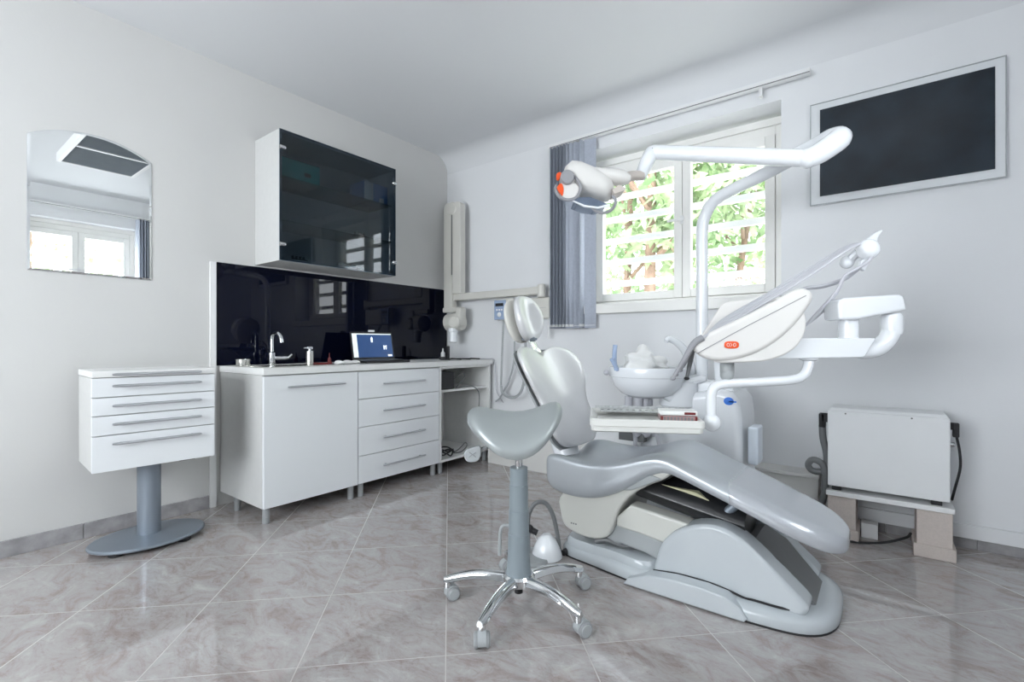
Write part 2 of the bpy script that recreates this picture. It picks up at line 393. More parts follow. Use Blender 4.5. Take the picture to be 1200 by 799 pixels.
# ================================================================ LEFT WALL
# ---- mirror
mr = thing('wall_mirror', 'frameless wall mirror with arched top on the left wall', 'mirror', (WX, .676, 1.358))
def arch(inset):
    y0, y1, zb, zs, za = .425+inset, .928-inset, 1.358+inset, 2.018-inset*.4, 2.093-inset
    hw = (y1-y0)/2; yc = (y0+y1)/2; sag = za-zs; rad = (hw*hw+sag*sag)/(2*sag); cz = za-rad
    a = math.asin(hw/rad); out = [(y0, zb), (y1, zb)]
    for i in range(25):
        t = a-2*a*i/24; out.append((yc+rad*math.sin(t), cz+rad*math.cos(t)))
    return out
bm = nb(); prism(bm, [(WX+.001, y, z) for y, z in arch(0)], (.002, 0, 0)); part('backing', bm, 'ltgrey', mr)
bm = nb()
loft(bm, [[(WX+.003, y, z) for y, z in arch(.0005)], [(WX+.0045, y, z) for y, z in arch(.0015)], [(WX+.007, y, z) for y, z in arch(.012)]])
part('mirror_glass', bm, 'mirror', mr, sharp=3)

# ---- drawer cart on a column
cart = thing('drawer_cart', 'white instrument cart with slim drawers on a grey column and oval base', 'cart', (-2.97, .83, 0), R(-3.7))
mc = WM[cart.name]
def cbx(bm, lo, hi, bev=.003): return bx(bm, lo, hi, bev, 2, mc)
def handle(lo, hi, out, r=.0065, post=.03):
    """bar handle between two points, posts going back along -out"""
    bm = nb(); lo = Vector(lo); hi = Vector(hi); out = Vector(out); d = (hi-lo).normalized()
    tube(bm, [lo, lo+d*.01, hi-d*.01, hi], [r*.6, r, r, r*.6], 10)
    for p in (lo+d*.035, hi-d*.035): tube(bm, [p, p-out], r*.75, 8)
    return bm
bm = nb(); cbx(bm, (-.19, -.246, .418), (.148, .246, .846)); part('body', bm, 'carcass', cart)
bm = nb(); cbx(bm, (-.192, -.248, .848), (.17, .248, .878), .004); tp = part('top', bm, 'worktop', cart)
def cart_handle(z, par):
    bm = handle(mc @ Vector((.196, -.178, z)), mc @ Vector((.196, .178, z)), (mc.to_3x3() @ Vector((.03, 0, 0)))); part('handle', bm, 'alu', par)
cart_handle(.862, tp)
for z1, z0 in ((.8455, .759), (.755, .675), (.671, .585), (.581, .418)):
    bm = nb(); cbx(bm, (.149, -.246, z0), (.168, .246, z1), .002); d = part('drawer', bm, 'lacquer', cart); cart_handle(z1-.036, d)
bm = nb(); cyl(bm, mc @ Vector((0, .0, .03)), mc @ Vector((0, .0, .42)), .05, 32); part('column', bm, 'greymetal', cart)
bm = nb(); lathe(bm, [(.0, .018), (.95, .018), (1, .024), (1, .03), (.97, .036), (.3, .046), (0, .048)], (-2.97, .83, 0), 48, sx=.19, sy=.245); part('base', bm, 'greymetal', cart)
for dx, dy in ((.10, -.15), (.12, .12), (-.12, -.12), (-.12, .12)):
    bm = nb(); c = mc @ Vector((dx, dy, 0)); lathe(bm, [(.026, 0), (.03, .004), (.03, .014), (.026, .02)], c, 16); part('foot', bm, 'rubber', cart)
bm = nb(); cbx(bm, (.05, .10, .405), (.12, .17, .419), .002); part('latch', bm, 'handp', cart)

# ---- base cabinets
CZ = .828; XF = -2.71
def leg(par, x, y, h=.09):
    bm = nb(); lathe(bm, [(.017, 0), (.019, .004), (.019, .03), (.017, .032), (.019, .034), (.019, h)], (x, y, 0), 16); part('leg', bm, 'leggrey', par)
def carc(bm, y0, y1, x1, top=True):
    t = .018; bx(bm, (WX+.012, y0, .088), (x1, y0+t, CZ), .001, 1); bx(bm, (WX+.012, y1-t, .088), (x1, y1, CZ), .001, 1)
    bx(bm, (WX+.012, y0+t, .088), (x1, y1-t, .106)); bx(bm, ((WX+.012) if top else x1-.03, y0+t, CZ-.018), (x1, y1-t, CZ)); bx(bm, (WX+.012, y0+t, .106), (WX+.02, y1-t, CZ-.018))
sc = thing('sink_cabinet', 'white base cabinet with one large door under the sink', 'cabinet', (-3.0, 1.584, 0))
bm = nb(); carc(bm, 1.281, 1.885, XF-.02, False); part('carcass', bm, 'carcass', sc)
bm = nb(); bx(bm, (XF-.019, 1.282, .089), (XF, 1.883, .822), .0015, 1); d = part('door', bm, 'lacquer', sc)
part('handle', handle((XF+.03, 1.405, .757), (XF+.03, 1.775, .757), (.03, 0, 0)), 'alu', d)
for x, y in ((-2.745, 1.31), (-2.745, 1.85), (-3.10, 1.31), (-3.10, 1.85)): leg(sc, x, y)
dc = thing('drawer_cabinet', 'white base cabinet with four equal drawers and bar handles', 'cabinet', (-3.0, 2.25, 0))
bm = nb(); carc(bm, 1.888, 2.609, XF-.02); part('carcass', bm, 'carcass', dc)
zs = [.822, .641, .458, .270, .089]
for z1, z0 in zip(zs[:-1], zs[1:]):
    bm = nb(); bx(bm, (XF-.019, 1.889, z0+.002), (XF, 2.607, z1-.002), .0015, 1); d = part('drawer', bm, 'lacquer', dc)
    part('handle', handle((XF+.03, 2.065, z1-.085), (XF+.03, 2.443, z1-.085), (.03, 0, 0)), 'alu', d)
for x, y in ((-2.745, 1.925), (-2.745, 2.57), (-3.10, 1.925), (-3.10, 2.57)): leg(dc, x, y)
oc = thing('shelf_cabinet', 'open white base cabinet with one shelf in the room corner', 'cabinet', (-3.0, 2.9, 0))
bm = nb(); carc(bm, 2.612, 3.215, XF); part('carcass', bm, 'worktop', oc)
bm = nb(); bx(bm, (WX+.02, 2.63, .625), (XF-.02, 3.197, .643), .001, 1); part('shelf', bm, 'worktop', oc)
for x, y in ((-2.745, 2.645), (-2.745, 3.17), (-3.10, 2.645), (-3.10, 3.17)): leg(oc, x, y)
# worktop with a real cut-out for the sink
SX0, SX1, SY0, SY1 = -3.14, -2.79, 1.36, 1.80
bm = nb(); zt0, zt1 = .830, .867; y0, y1, x0, x1 = 1.276, 3.235, WX+.012, XF+.012
bx(bm, (x0, y0, zt0), (x1, SY0, zt1), .0); bx(bm, (x0, SY1, zt0), (x1, y1, zt1)); bx(bm, (x0, SY0, zt0), (SX0, SY1, zt1)); bx(bm, (SX1, SY0, zt0), (x1, SY1, zt1))
solo('worktop', bm, 'worktop', 'long white worktop running over the three base cabinets', 'worktop', ((x0+x1)/2, (y0+y1)/2, zt0))
sk = thing('kitchen_sink', 'stainless steel sink set into the white worktop below the tap', 'sink', ((SX0+SX1)/2, (SY0+SY1)/2, .869))
bm = nb()
def rr(x0, x1, y0, y1, z, r, n=6):
    out = []
    for cx, cy, a0 in ((x1-r, y1-r, 0), (x0+r, y1-r, 90), (x0+r, y0+r, 180), (x1-r, y0+r, 270)):
        for i in range(n+1): a = R(a0+90*i/n); out.append((cx+r*math.cos(a), cy+r*math.sin(a), z))
    return out
loft(bm, [rr(SX0-.055, SX1+.03, SY0-.03, SY1+.03, .8675, .03), rr(SX0-.053, SX1+.028, SY0-.028, SY1+.028, .872, .03), rr(SX0+.01, SX1-.01, SY0+.01, SY1-.01, .871, .04),
          rr(SX0+.014, SX1-.014, SY0+.014, SY1-.014, .862, .04), rr(SX0+.02, SX1-.02, SY0+.02, SY1-.02, .72, .05), rr(SX0+.06, SX1-.06, SY0+.06, SY1-.06, .70, .05)])
part('basin', bm, 'steel', sk)
bm = nb(); lathe(bm, [(.03, .701), (.03, .704), (.02, .706), (0, .704)], ((SX0+SX1)/2, (SY0+SY1)/2, 0), 20); part('drain', bm, 'chrome', sk)
# tap
fx, fy = PX(320, 424, -3.15).x, PX(320, 424, -3.15).y
fa = thing('kitchen_faucet', 'chrome mixer tap with curved spout standing behind the sink', 'faucet', (-3.165, fy, .872))
bm = nb(); lathe(bm, [(.024, .872), (.024, .877), (.021, .88), (.021, .945), (.014, .95), (.012, .952), (.0, .952)], (-3.165, fy, 0), 24); part('body', bm, 'chrome', fa)
bm = nb(); tube(bm, [(-3.165, fy, .945), (-3.165, fy, 1.03), (-3.155, fy+.002, 1.065), (-3.115, fy+.008, 1.075), (-3.08, fy+.014, 1.05), (-3.068, fy+.016, 1.01)], [.012, .0115, .0115, .0115, .012, .013], 14, 5); part('spout', bm, 'chrome', fa)
bm = nb(); tube(bm, [(-3.15, fy+.012, .912), (-3.12, fy+.065, .912), (-3.11, fy+.082, .914), (-3.10, fy+.10, .935)], [.013, .013, .008, .006], 12); part('lever', bm, 'chrome', fa)
# counter-top things
p = PX(271, 425, -3.06)
bm = nb(); lathe(bm, [(.036, .868), (.0385, .872), (.0385, .905), (.040, .907), (.040, .910), (.036, .910), (.035, .875), (0, .874)], (-3.06, 1.325, 0), 28)
solo('steel_bowl', bm, 'steel', 'small round stainless steel bowl on the left end of the worktop', 'bowl', (-3.06, 1.325, .868))
p = PX(363, 424, -2.95); sd = thing('soap_dispenser', 'slim steel soap dispenser with pump top right of the tap', 'dispenser', (-2.95, p.y, .868))
bm = nb(); lathe(bm, [(.022, .868), (.023, .871), (.023, .955), (.021, .958), (.010, .960), (.0, .96)], (-2.95, p.y, 0), 24); part('bottle', bm, 'steel', sd)
bm = nb(); lathe(bm, [(.008, .958), (.008, .968), (.02, .970), (.021, .982), (.018, .985), (0, .985)], (-2.95, p.y, 0), 20); bx(bm, (-2.95-.006, p.y-.04, .973), (-2.95+.006, p.y, .981), .002); part('pump', bm, 'chrome', sd)
p = PX(407, 421, -2.9)
bm = nb()
rgs = []
for i in range(9):
    t = i/8; hw = .055*(1-.25*abs(2*t-1)**3)*(.6 if i in (0, 8) else 1); hz = (.016+.005*math.sin(i*1.9))*(.45 if i in (0, 8) else 1)
    rgs.append([(-2.90+hw*math.cos(a)*(1+.1*math.sin(3*a+i)), p.y-.085+.17*t, .868+hz*(1+math.sin(a))*.62) for a in [2*PI*j/14 for j in range(14)]])
loft(bm, rgs); solo('folded_cloth', bm, 'paper', 'crumpled white paper cloth on the worktop left of the laptop', 'cloth', (-2.90, p.y, .868))
p = PX(386, 421, -3.05)
bm = nb(); lathe(bm, [(.012, .868), (.013, .872), (.012, .90), (.004, .912), (.003, .94), (0, .941)], (-3.05, p.y, 0), 14); solo('red_bottle', bm, 'red', 'tiny dark red bottle in front of the backsplash beside the white cloth', 'bottle', (-3.05, p.y, .868))
p = PX(379, 421, -2.92)
bm = nb(); tube(bm, [(-2.95, p.y-.05, .875), (-2.93, p.y, .874), (-2.90, p.y+.05, .876)], .006, 8, 3); solo('red_pen', bm, 'red', 'thin red and dark stick lying beside the soap dispenser', 'pen', (-2.92, p.y, .868))
# laptop
lp = thing('laptop', 'open black laptop showing x-ray pictures on the worktop', 'laptop', (-2.92, 2.23, .868), R(-10))
ml = WM[lp.name]
bm = nb(); bx(bm, (-.115, -.17, .868), (.115, .17, .888), .004, 2, Matrix.Translation((-2.92, 2.23, 0)) @ Matrix.Rotation(R(-10), 4, 'Z')); part('base', bm, 'black', lp)
bm = nb(); bx(bm, (-.09, -.155, .888), (.02, .155, .890), .0, 2, Matrix.Translation((-2.92, 2.23, 0)) @ Matrix.Rotation(R(-10), 4, 'Z')); part('keyboard', bm, 'handp', lp)
ms = Matrix.Translation((-2.92, 2.23, 0)) @ Matrix.Rotation(R(-10), 4, 'Z') @ Matrix.Translation((-.112, 0, .888)) @ Matrix.Rotation(R(-14), 4, 'Y')
bm = nb(); bx(bm, (-.009, -.17, 0), (0, .17, .212), .003, 2, ms); lid = part('screen_lid', bm, 'black', lp)
bm = nb(); bx(bm, (0, -.158, .016), (.0012, .158, .198), 0, 1, ms); part('display', bm, 'lcd', lid)
bm = nb(); bx(bm, (.0012, -.158, .016), (.002, -.122, .192), 0, 1, ms); bx(bm, (.0012, -.158, .190), (.002, .158, .198), 0, 1, ms); part('display_margin', bm, 'lcdlite', lid)
for pts in ([(-.012, .13), (.0, .13), (.003, .165), (-.006, .175), (-.014, .16)], [(.085, .075), (.093, .075), (.095, .105), (.083, .108)], [(.101, .075), (.108, .075), (.112, .108), (.099, .105)], [(.115, .022), (.148, .022), (.148, .036), (.115, .036)]):
    bm = nb(); prism(bm, [ms @ Vector((.0013, a, b)) for a, b in pts], ms.to_3x3() @ Vector((.001, 0, 0))); part('xray_picture', bm, 'lcdwhite', lid)
bm = nb(); bx(bm, (-.006, -.025, .212), (.006, .025, .226), .003, 2, ms); part('webcam', bm, 'white', lid)
# clutter at right end of the worktop
p = PX(519, 419, -3.05); q = p.y
bt = thing('spray_bottle', 'small white bottle with dark base at the end of the backsplash', 'bottle', (-3.05, q, .868))
bm = nb(); lathe(bm, [(.03, .868), (.033, .872), (.033, .89), (.02, .893), (0, .893)], (-3.05, q, 0), 18); part('base', bm, 'black', bt)
bm = nb(); lathe(bm, [(.018, .893), (.018, .925), (.007, .94), (.006, .965), (0, .966)], (-3.05, q, 0), 18); part('bottle', bm, 'white', bt)
p = PX(525, 419, -2.98)
bm = nb(); bx(bm, (-3.0, p.y-.012, .868), (-2.97, p.y+.014, .985), .006); solo('card_reader', bm, 'black', 'upright black gadget beside the small white bottle near the corner', 'gadget', (-2.985, p.y, .868))
bm = nb()
tube(bm, [(-2.96, 2.86, .873), (-2.92, 2.92, .872), (-2.95, 2.98, .878), (-2.89, 3.03, .873), (-2.93, 3.09, .875), (-2.86, 3.12, .873), (-2.90, 3.17, .876), (-2.82, 3.2, .873)], .006, 8, 5)
tube(bm, [(-3.0, 2.9, .873), (-2.99, 3.02, .873), (-2.97, 3.14, .874), (-2.85, 3.215, .873)], .005, 8, 5)
solo('black_cable', bm, 'rubber', 'black cables lying in a tangle on the right end of the worktop', 'cable', (-2.92, 3.0, .868))
bm = nb(); tube(bm, [(-2.85, 3.205, .873), (-2.74, 3.225, .874), (-2.69, 3.232, .872), (-2.675, 3.236, .80), (-2.67, 3.236, .70), (-2.66, 3.236, .60), (-2.61, 3.245, .52), (-2.60, 3.259, .50)], .004, 8, 5)
solo('grey_cable', bm, 'hose', 'thin grey cable hanging over the right end of the worktop', 'cable', (-2.7, 3.23, .80))
# things in the open cabinet
bm = nb(); bx(bm, (-3.02, 2.634, .644), (-2.735, 2.80, .785), .008, 2); bx(bm, (-2.737, 2.66, .66), (-2.731, 2.77, .77), .004)
solo('black_box', bm, 'black', 'black device box on the shelf of the open cabinet', 'box', (-2.93, 2.72, .644))
bm = nb(); tube(bm, [(-2.79, 2.79, .70), (-2.78, 2.86, .73), (-2.77, 2.93, .77), (-2.78, 2.96, .72), (-2.80, 2.90, .66), (-2.77, 2.86, .65), (-2.75, 2.95, .655), (-2.735, 3.02, .648), (-2.70, 3.05, .60), (-2.70, 3.055, .50), (-2.72, 3.06, .36)], .0045, 8, 5)
solo('looped_cable', bm, 'handp', 'dark cable looping out of the black device box', 'cable', (-2.78, 2.9, .644))
bm = nb(); bx(bm, (-2.80, 2.635, .107), (-2.74, 2.668, .19), .004); solo('power_adapter', bm, 'ltgrey', 'grey power adapter at the left inside the open cabinet', 'adapter', (-2.77, 2.65, .107))
bm = nb()
for k in range(3): tube(bm, [(-2.80+.06*math.cos(a), 2.76+(.055+.01*k)*math.sin(a), .113+.008*k+.035*abs(math.sin(a+k))) for a in [2*PI*i/12 for i in range(12)]], .0055, 8, 3, True)
solo('coiled_black_cable', bm, 'rubber', 'coiled black cable on the bottom of the open cabinet', 'cable', (-2.80, 2.76, .107))
bm = nb(); tube(bm, [(-2.80, 2.83, .112), (-2.77, 2.88, .14), (-2.76, 2.95, .185), (-2.77, 2.98, .15), (-2.78, 2.92, .112), (-2.80, 2.86, .112), (-2.84, 2.9, .113)], .0045, 8, 5)
solo('looped_grey_cable', bm, 'handp', 'thin grey cable loop on the bottom of the open cabinet', 'cable', (-2.78, 2.9, .107))

# ---- backsplash
bm = nb(); bx(bm, (WX, 1.262, .868), (WX+.009, 3.245, 1.509), .001, 1); solo('backsplash_panel', bm, 'backsplash', 'glossy black glass backsplash between worktop and wall cabinet', 'panel', (WX, 2.25, .868))

# ---- glass wall cabinet
gx = -2.965; y0, y1, z0, z1 = 1.495, 2.389, 1.52, 2.334
gc = thing('wall_cabinet', 'white wall cabinet with two smoked glass doors above the worktop', 'cabinet', (WX, (y0+y1)/2, z0))
bm = nb(); t = .018
bx(bm, (WX, y0, z0), (gx, y0+t, z1)); bx(bm, (WX, y1-t, z0), (gx, y1, z1)); bx(bm, (WX, y0+t, z1-t), (gx, y1-t, z1)); bx(bm, (WX, y0+t, z0), (gx, y1-t, z0+t)); bx(bm, (WX, y0+t, z0+t), (WX+.006, y1-t, z1-t))
part('carcass', bm, 'carcass', gc)
bm = nb(); frame(bm, (gx, y0, z0), (0, 1, 0), (1, 0, 0), (0, 0, 1), y1-y0, z1-z0, .010, .004); part('edge_trim', bm, 'greymetal', gc)
for a, b, hy in ((y0+.002, (y0+y1)/2-.0015, y0), ((y0+y1)/2+.0015, y1-.002, y1)):
    bm = nb(); bx(bm, (gx+.006, a, z0+.002), (gx+.0105, b, z1-.002)); d = part('glass_door', bm, 'smoke', gc, 'smoked glass door')
    for zz in (z1-.115, z0+.10):
        s = 1 if hy == y0 else -1
        bm = nb(); tube(bm, [(gx+.013, hy, zz), (gx+.013, hy+s*.026, zz)], .013, 14); ball(bm, (gx+.013, hy+s*.026, zz), .013, 8); part('hinge_clip', bm, 'chrome', d)
for z in (1.777, 2.053):
    bm = nb(); bx(bm, (WX+.008, y0+t, z-.004), (gx-.02, y1-t, z+.004)); part('glass_shelf', bm, 'shelfglass', gc)
bm = nb(); bx(bm, (-3.22, 1.53, 2.058), (-3.02, 1.80, 2.19), .002); tb = solo('teal_box', bm, 'teal', 'teal carton on the upper glass shelf, left side', 'box', (-3.1, 1.66, 2.058))
bm = nb(); bx(bm, (-3.0205, 1.535, 2.188), (-3.019, 1.795, 2.1915)); bx(bm, (-3.0195, 1.69, 2.10), (-3.0185, 1.735, 2.125), .003); part('printed_mark', bm, 'black', tb)
bm = nb(); bx(bm, (-3.2, 2.15, 2.058), (-3.02, 2.36, 2.20), .002); wb = solo('glove_box', bm, 'bluebox', 'blue and white carton on the upper glass shelf, right side', 'box', (-3.1, 2.25, 2.058))
bm = nb(); bx(bm, (-3.0195, 2.152, 2.06), (-3.0185, 2.23, 2.198)); bx(bm, (-3.0195, 2.285, 2.065), (-3.0185, 2.325, 2.10)); part('printed_panel', bm, 'paper', wb)
def clip(x, y, z, lab, n=1):
    r = thing('forceps_holder', lab, 'tool', (x, y, z))
    bm = nb(); bx(bm, (x-.03, y-.05, z), (x+.03, y+.05, z+.012), .003); part('base', bm, 'black', r)
    bm = nb()
    for i in range(4): cyl(bm, (x, y-.038+.025*i, z+.012), (x, y-.038+.025*i, z+.034), .008, 10)
    part('pegs', bm, 'handp', r)
clip(-3.05, 2.13, 1.782, 'small dark holder on the lower glass shelf of the wall cabinet')
clip(-3.04, 1.66, 1.54, 'small black holder on the floor of the wall cabinet, left side')
clip(-3.14, 1.575, 1.54, 'small dark holder in the far left corner of the wall cabinet floor')
bm = nb(); bx(bm, (-3.07, 1.93, 1.54), (-3.01, 2.12, 1.558), .004); bx(bm, (-3.06, 1.95, 1.558), (-3.03, 2.0, 1.575), .004); bx(bm, (-3.06, 2.04, 1.558), (-3.03, 2.09, 1.572), .004)
solo('metal_instrument_case', bm, 'steel', 'flat metal case on the floor of the wall cabinet, middle', 'case', (-3.04, 2.02, 1.54))

# ================================================================ X-RAY UNIT
xr = thing('xray_unit', 'ivory wall-mounted dental x-ray machine with folded arm in the corner', 'x-ray machine', (PY(615, 360, WY).x, WY, 1.2))
YX = 3.165
def bxp(bm, u0, v0, u1, v1, yc, dy, bev=.006, seg=2):
    a = PY(u0, v0, yc); b = PY(u1, v1, yc); bx(bm, (a.x, yc-dy/2, b.z), (b.x, yc+dy/2, a.z), bev, seg)
bm = nb(); a = PY(595, 347, 3.19); b = PY(644, 374, 3.19); bx(bm, (a.x, 3.185, 1.205), (b.x, WY-.001, 1.372), .012, 3); part('wall_plate', bm, 'xray', xr)
bm = nb(); bx(bm, (a.x+.005, 3.1835, 1.289), (b.x-.03, 3.1855, 1.2915)); part('plate_seam', bm, 'ltgrey', xr)
zb = 1.392; xa = PY(534, 350, YX).x; xb = PY(640, 341, YX).x
bm = nb(); bx(bm, (xa-.02, YX-.03, zb), (xb-.03, YX+.03, zb+.062), .01, 3); part('bracket_arm', bm, 'xray', xr)
bm = nb(); cyl(bm, (xb-.045, YX, 1.37), (xb-.045, YX, zb+.08), .032, 24, .006); part('pivot', bm, 'xray', xr)
x0 = PY(523.5, 300, 3.15).x; x1 = PY(533, 300, 3.15).x; x2 = PY(543, 300, 3.15).x
def uparm(bm, xl, xr_, zb_, zt_):
    xc = (xl+xr_)/2; hw = (xr_-xl)/2; pts = [(xl, 3.11, zb_), (xr_, 3.11, zb_), (xr_, 3.11, zt_-hw*.8)]
    for i in range(1, 8): aa = PI*i/8; pts.append((xc+hw*math.cos(aa), 3.11, zt_-hw*.8+hw*.8*math.sin(aa)))
    pts.append((xl, 3.11, zt_-hw*.8)); prism(bm, pts, (0, .07, 0), .008)
bm = nb(); uparm(bm, x1+.004, x2, zb+.06, 2.27); part('upper_arm', bm, 'xray', xr)
bm = nb(); uparm(bm, x0, x1-.002, 1.30, 2.275); part('fore_arm', bm, 'xray', xr)
bm = nb(); cyl(bm, (x1, 3.10, 2.215), (x1, 3.185, 2.215), .06, 24, .01); part('elbow', bm, 'xray', xr)
bm = nb(); bx(bm, (x1-.004, 3.107, 1.62), (x1+.006, 3.112, 2.2)); part('dark_slit', bm, 'handp', xr)  # dark strip along the slit between the two arms
# yoke + head
hd = PY(533, 377, 3.10)
bm = nb(); bx(bm, (x0+.005, 3.09, 1.285), (x2+.02, 3.16, 1.33), .01); bx(bm, (hd.x+.035, 3.07, 1.16), (hd.x+.095, 3.15, 1.32), .012); part('yoke', bm, 'xray', xr)
bm = nb(); lathe(bm, [(.0, -.13), (.05, -.128), (.075, -.11), (.08, -.05), (.08, .03), (.075, .045), (.0, .046)], hd+Vector((.02, .02, .0)), 32, (1, .15, .05)); part('tube_head', bm, 'xray', xr)
bm = nb(); cyl(bm, hd+Vector((.035, -.01, -.005)), hd+Vector((.05, -.075, -.005)), .055, 28, .01); part('pivot_cap', bm, 'xray', xr)
bm = nb(); c = hd+Vector((-.01, -.01, -.06)); lathe(bm, [(.045, 0), (.045, .03), (.038, .035), (.036, .12), (.03, .123), (.0, .122)], c, 24, (.02, -.05, -1)); part('cone', bm, 'unit', xr)
# remote control on the wall with curly cord
rc = thing('xray_remote', 'ivory handheld x-ray control hung beside the wall plate', 'remote control', PY(588, 363, 3.2))
a = PY(581.5, 352, 3.15); b = PY(596, 375, 3.15)
bm = nb(); bx(bm, (a.x+.01, 3.115, b.z), (b.x+.07, 3.183, a.z+.01), .02, 3); part('body', bm, 'xray', rc)
rcm = nb(); bx(rcm, (a.x+.012, 3.105, b.z+.004), (b.x+.0, 3.121, a.z-.004), .007, 3); part('face', rcm, 'blueclear', rc)
bm = nb(); bx(bm, (a.x+.03, 3.102, a.z-.055), (b.x-.02, 3.106, a.z-.03), .0); part('display', bm, 'black', rc)
bm = nb()
xm = (a.x+b.x)/2+.005
for i in range(3): ball(bm, (xm-.025+.025*i, 3.104, a.z-.085), .008, 6)
ball(bm, (xm, 3.102, b.z+.045), .02, 10, (1, .4, 1)); part('buttons', bm, 'white', rc)
bm = nb()
def coil(a, b, r, turns, n=10):
    a = Vector(a); b = Vector(b); out = []
    for i in range(turns*n+1):
        t = i/(turns*n); ph = 2*PI*i/n; out.append(a.lerp(b, t)+Vector((r*math.cos(ph), r*math.sin(ph), 0)))
    return out
c0 = Vector((xm, 3.16, b.z+.005)); c1 = PY(587, 452, 3.16)
tube(bm, coil(c0, c1, .009, 34, 8), .0032, 5)
tube(bm, [c1, c1+Vector((.02, 0, -.06)), PY(600, 466, 3.15), PY(611, 458, 3.14), PY(616, 430, 3.14), PY(615, 395, 3.16), PY(608, 372, 3.18)], .011, 8, 6)
part('curly_cord', bm, 'ltgrey', rc)
bm = nb(); tube(bm, [PY(603, 400, 3.2), PY(602, 425, 3.2), PY(597, 445, 3.2), PY(592, 455, 3.19), PY(586, 466, 3.19), PY(581, 470, 3.2)], .008, 8, 6); solo('pale_cable', bm, 'ltgrey', 'pale cable hanging on the wall behind the headrest', 'cable', PY(597, 445, 3.2))

# ================================================================ BLIND
def blind(label, railpts, slats, axis, pos, z0, z1, cord=None):
    """vertical slat blind; axis 'x' runs along x at y=pos"""
    def P(a, d, z): return Vector((a, pos+d, z)) if axis == 'x' else Vector((pos+d, a, z))
    root = thing('vertical_blind', label, 'blind', P((railpts[0]+railpts[1])/2, 0, z1))
    bm = nb(); bx(bm, P(railpts[0], -.02, z1), P(railpts[1], .02, z1+.028), .003); part('head_rail', bm, 'white', root)
    bm = nb(); bx(bm, P(railpts[0]+.01, -.0215, z1+.003), P(railpts[1]-.002, -.0195, z1+.0085)); part('track_slot', bm, 'handp', root)
    first = None
    for a, ang in slats:
        c = P(a, 0, 0); mt = Matrix.Translation(c) @ Matrix.Rotation(R(ang) + (0 if axis == 'x' else PI/2), 4, 'Z')
        bm = nb(); n = 6; ring = []
        for j in range(n+1): s = -.0445+.089*j/n; ring.append((s, .005*(1-(s/.0445)**2)))
        pts = [mt @ Vector((s, d, z0)) for s, d in ring]+[mt @ Vector((s, d+.0012, z0)) for s, d in reversed(ring)]
        prism(bm, pts, (0, 0, z1-z0-.004)); sl = part('slat', bm, 'slat', root)
        bm = nb(); bx(bm, (-.043, -.001, z0+.012), (.043, .0085, z0+.03), .001, 1, mt) if ang % 180 > 30 else bx(bm, (-.04, -.0015, z0+.018), (.04, .0005, z0+.022), 0, 1, mt)
        part('bottom_weight', bm, 'white', sl)
    bm = nb()
    if cord:
        tube(bm, [P(cord, -.01, z1), P(cord, -.01, z0-.01)], .003, 6); part('cord', bm, 'white', root)
        bm = nb(); cyl(bm, P(cord, -.01, z0-.075), P(cord, -.01, z0+.03), .011, 14, .003); part('cord_weight', bm, 'white', root)
        bm = nb()
        f_ = railpts[0]+(railpts[1]-railpts[0])*.85
        bx(bm, P(f_, -.012, z1-.05), P(f_+.018, .03, z1+.005), .002); part('bracket', bm, 'white', root)
        bm = nb(); bx(bm, P(railpts[0]+.2, -.01, z1+.028), P(railpts[0]+.22, .045, z1+.034)); part('bracket', bm, 'white', root)
    return root
sl = [(-2.055, 82), (-2.025, 80), (-1.995, 84), (-1.965, 80), (-1.935, 82), (-1.90, 60), (-1.865, 50), (-1.825, 30), (-1.79, 75), (-1.735, 12)]
blind('grey vertical slat blind drawn to the left of the window', (-2.09, -.335), sl, 'x', 3.205, 1.122, 2.53, -2.095)
blind('grey vertical slat blind beside the side window seen in the mirror', (.3, 2.06), [(1.90, 78), (1.93, 80), (1.96, 75), (1.99, 80), (2.02, 78)], 'y', .67, 1.10, 2.52)

# ================================================================ WALL MONITOR
tv = thing('wall_monitor', 'flat dark screen in a wide white frame on the window wall', 'monitor', (.056, WY, 1.788))
bm = nb(); bx(bm, (-.34, WY-.028, 1.788), (.453, WY, 2.362), .004); part('housing', bm, 'tvframe', tv)
bm = nb(); frame(bm, (-.34, WY-.034, 1.788), (1, 0, 0), (0, 1, 0), (0, 0, 1), .793, .574, .004, .008, .001); part('outer_rim', bm, 'ltgrey', tv)
bm = nb(); bx(bm, (-.292, WY-.0335, 1.834), (.414, WY-.0275, 2.321)); part('screen', bm, 'screen', tv)

# ================================================================ AUTOCLAVE CORNER
ac = thing('steriliser_box', 'white metal device cabinet raised on two beige blocks by the wall', 'device', (0, 3.08, .26))
YA = 2.985
bm = nb(); bx(bm, (-.237, YA, .272), (.237, 3.235, .658), .006, 2); part('case', bm, 'boxw', ac)
bm = nb()
prism(bm, [(-.237, YA+.012, .652), (.237, YA+.012, .652), (.225, YA+.03, .672), (-.225, YA+.03, .672)], (0, .18, 0), .004); part('lid', bm, 'boxw', ac)
bm = nb()
for x in (-.16, .10): cyl(bm, (x, YA-.002, .648), (x, YA+.004, .648), .004, 10)
part('screws', bm, 'handp', ac)
for x in (-.20, .19):
    bm = nb(); bx(bm, (x-.02, YA+.015, .249), (x+.02, YA+.05, .273), .003); part('foot', bm, 'rubber', ac); bm = nb(); bx(bm, (x-.02, 3.17, .249), (x+.02, 3.21, .273), .003); part('foot', bm, 'rubber', ac)
bm = nb(); bx(bm, (-.272, 3.03, .59), (-.236, 3.07, .635), .006); bx(bm, (-.28, 3.03, .56), (-.25, 3.07, .635), .006); hp = part('hose_elbow', bm, 'rubber', ac)
bm = nb(); hx = -.266
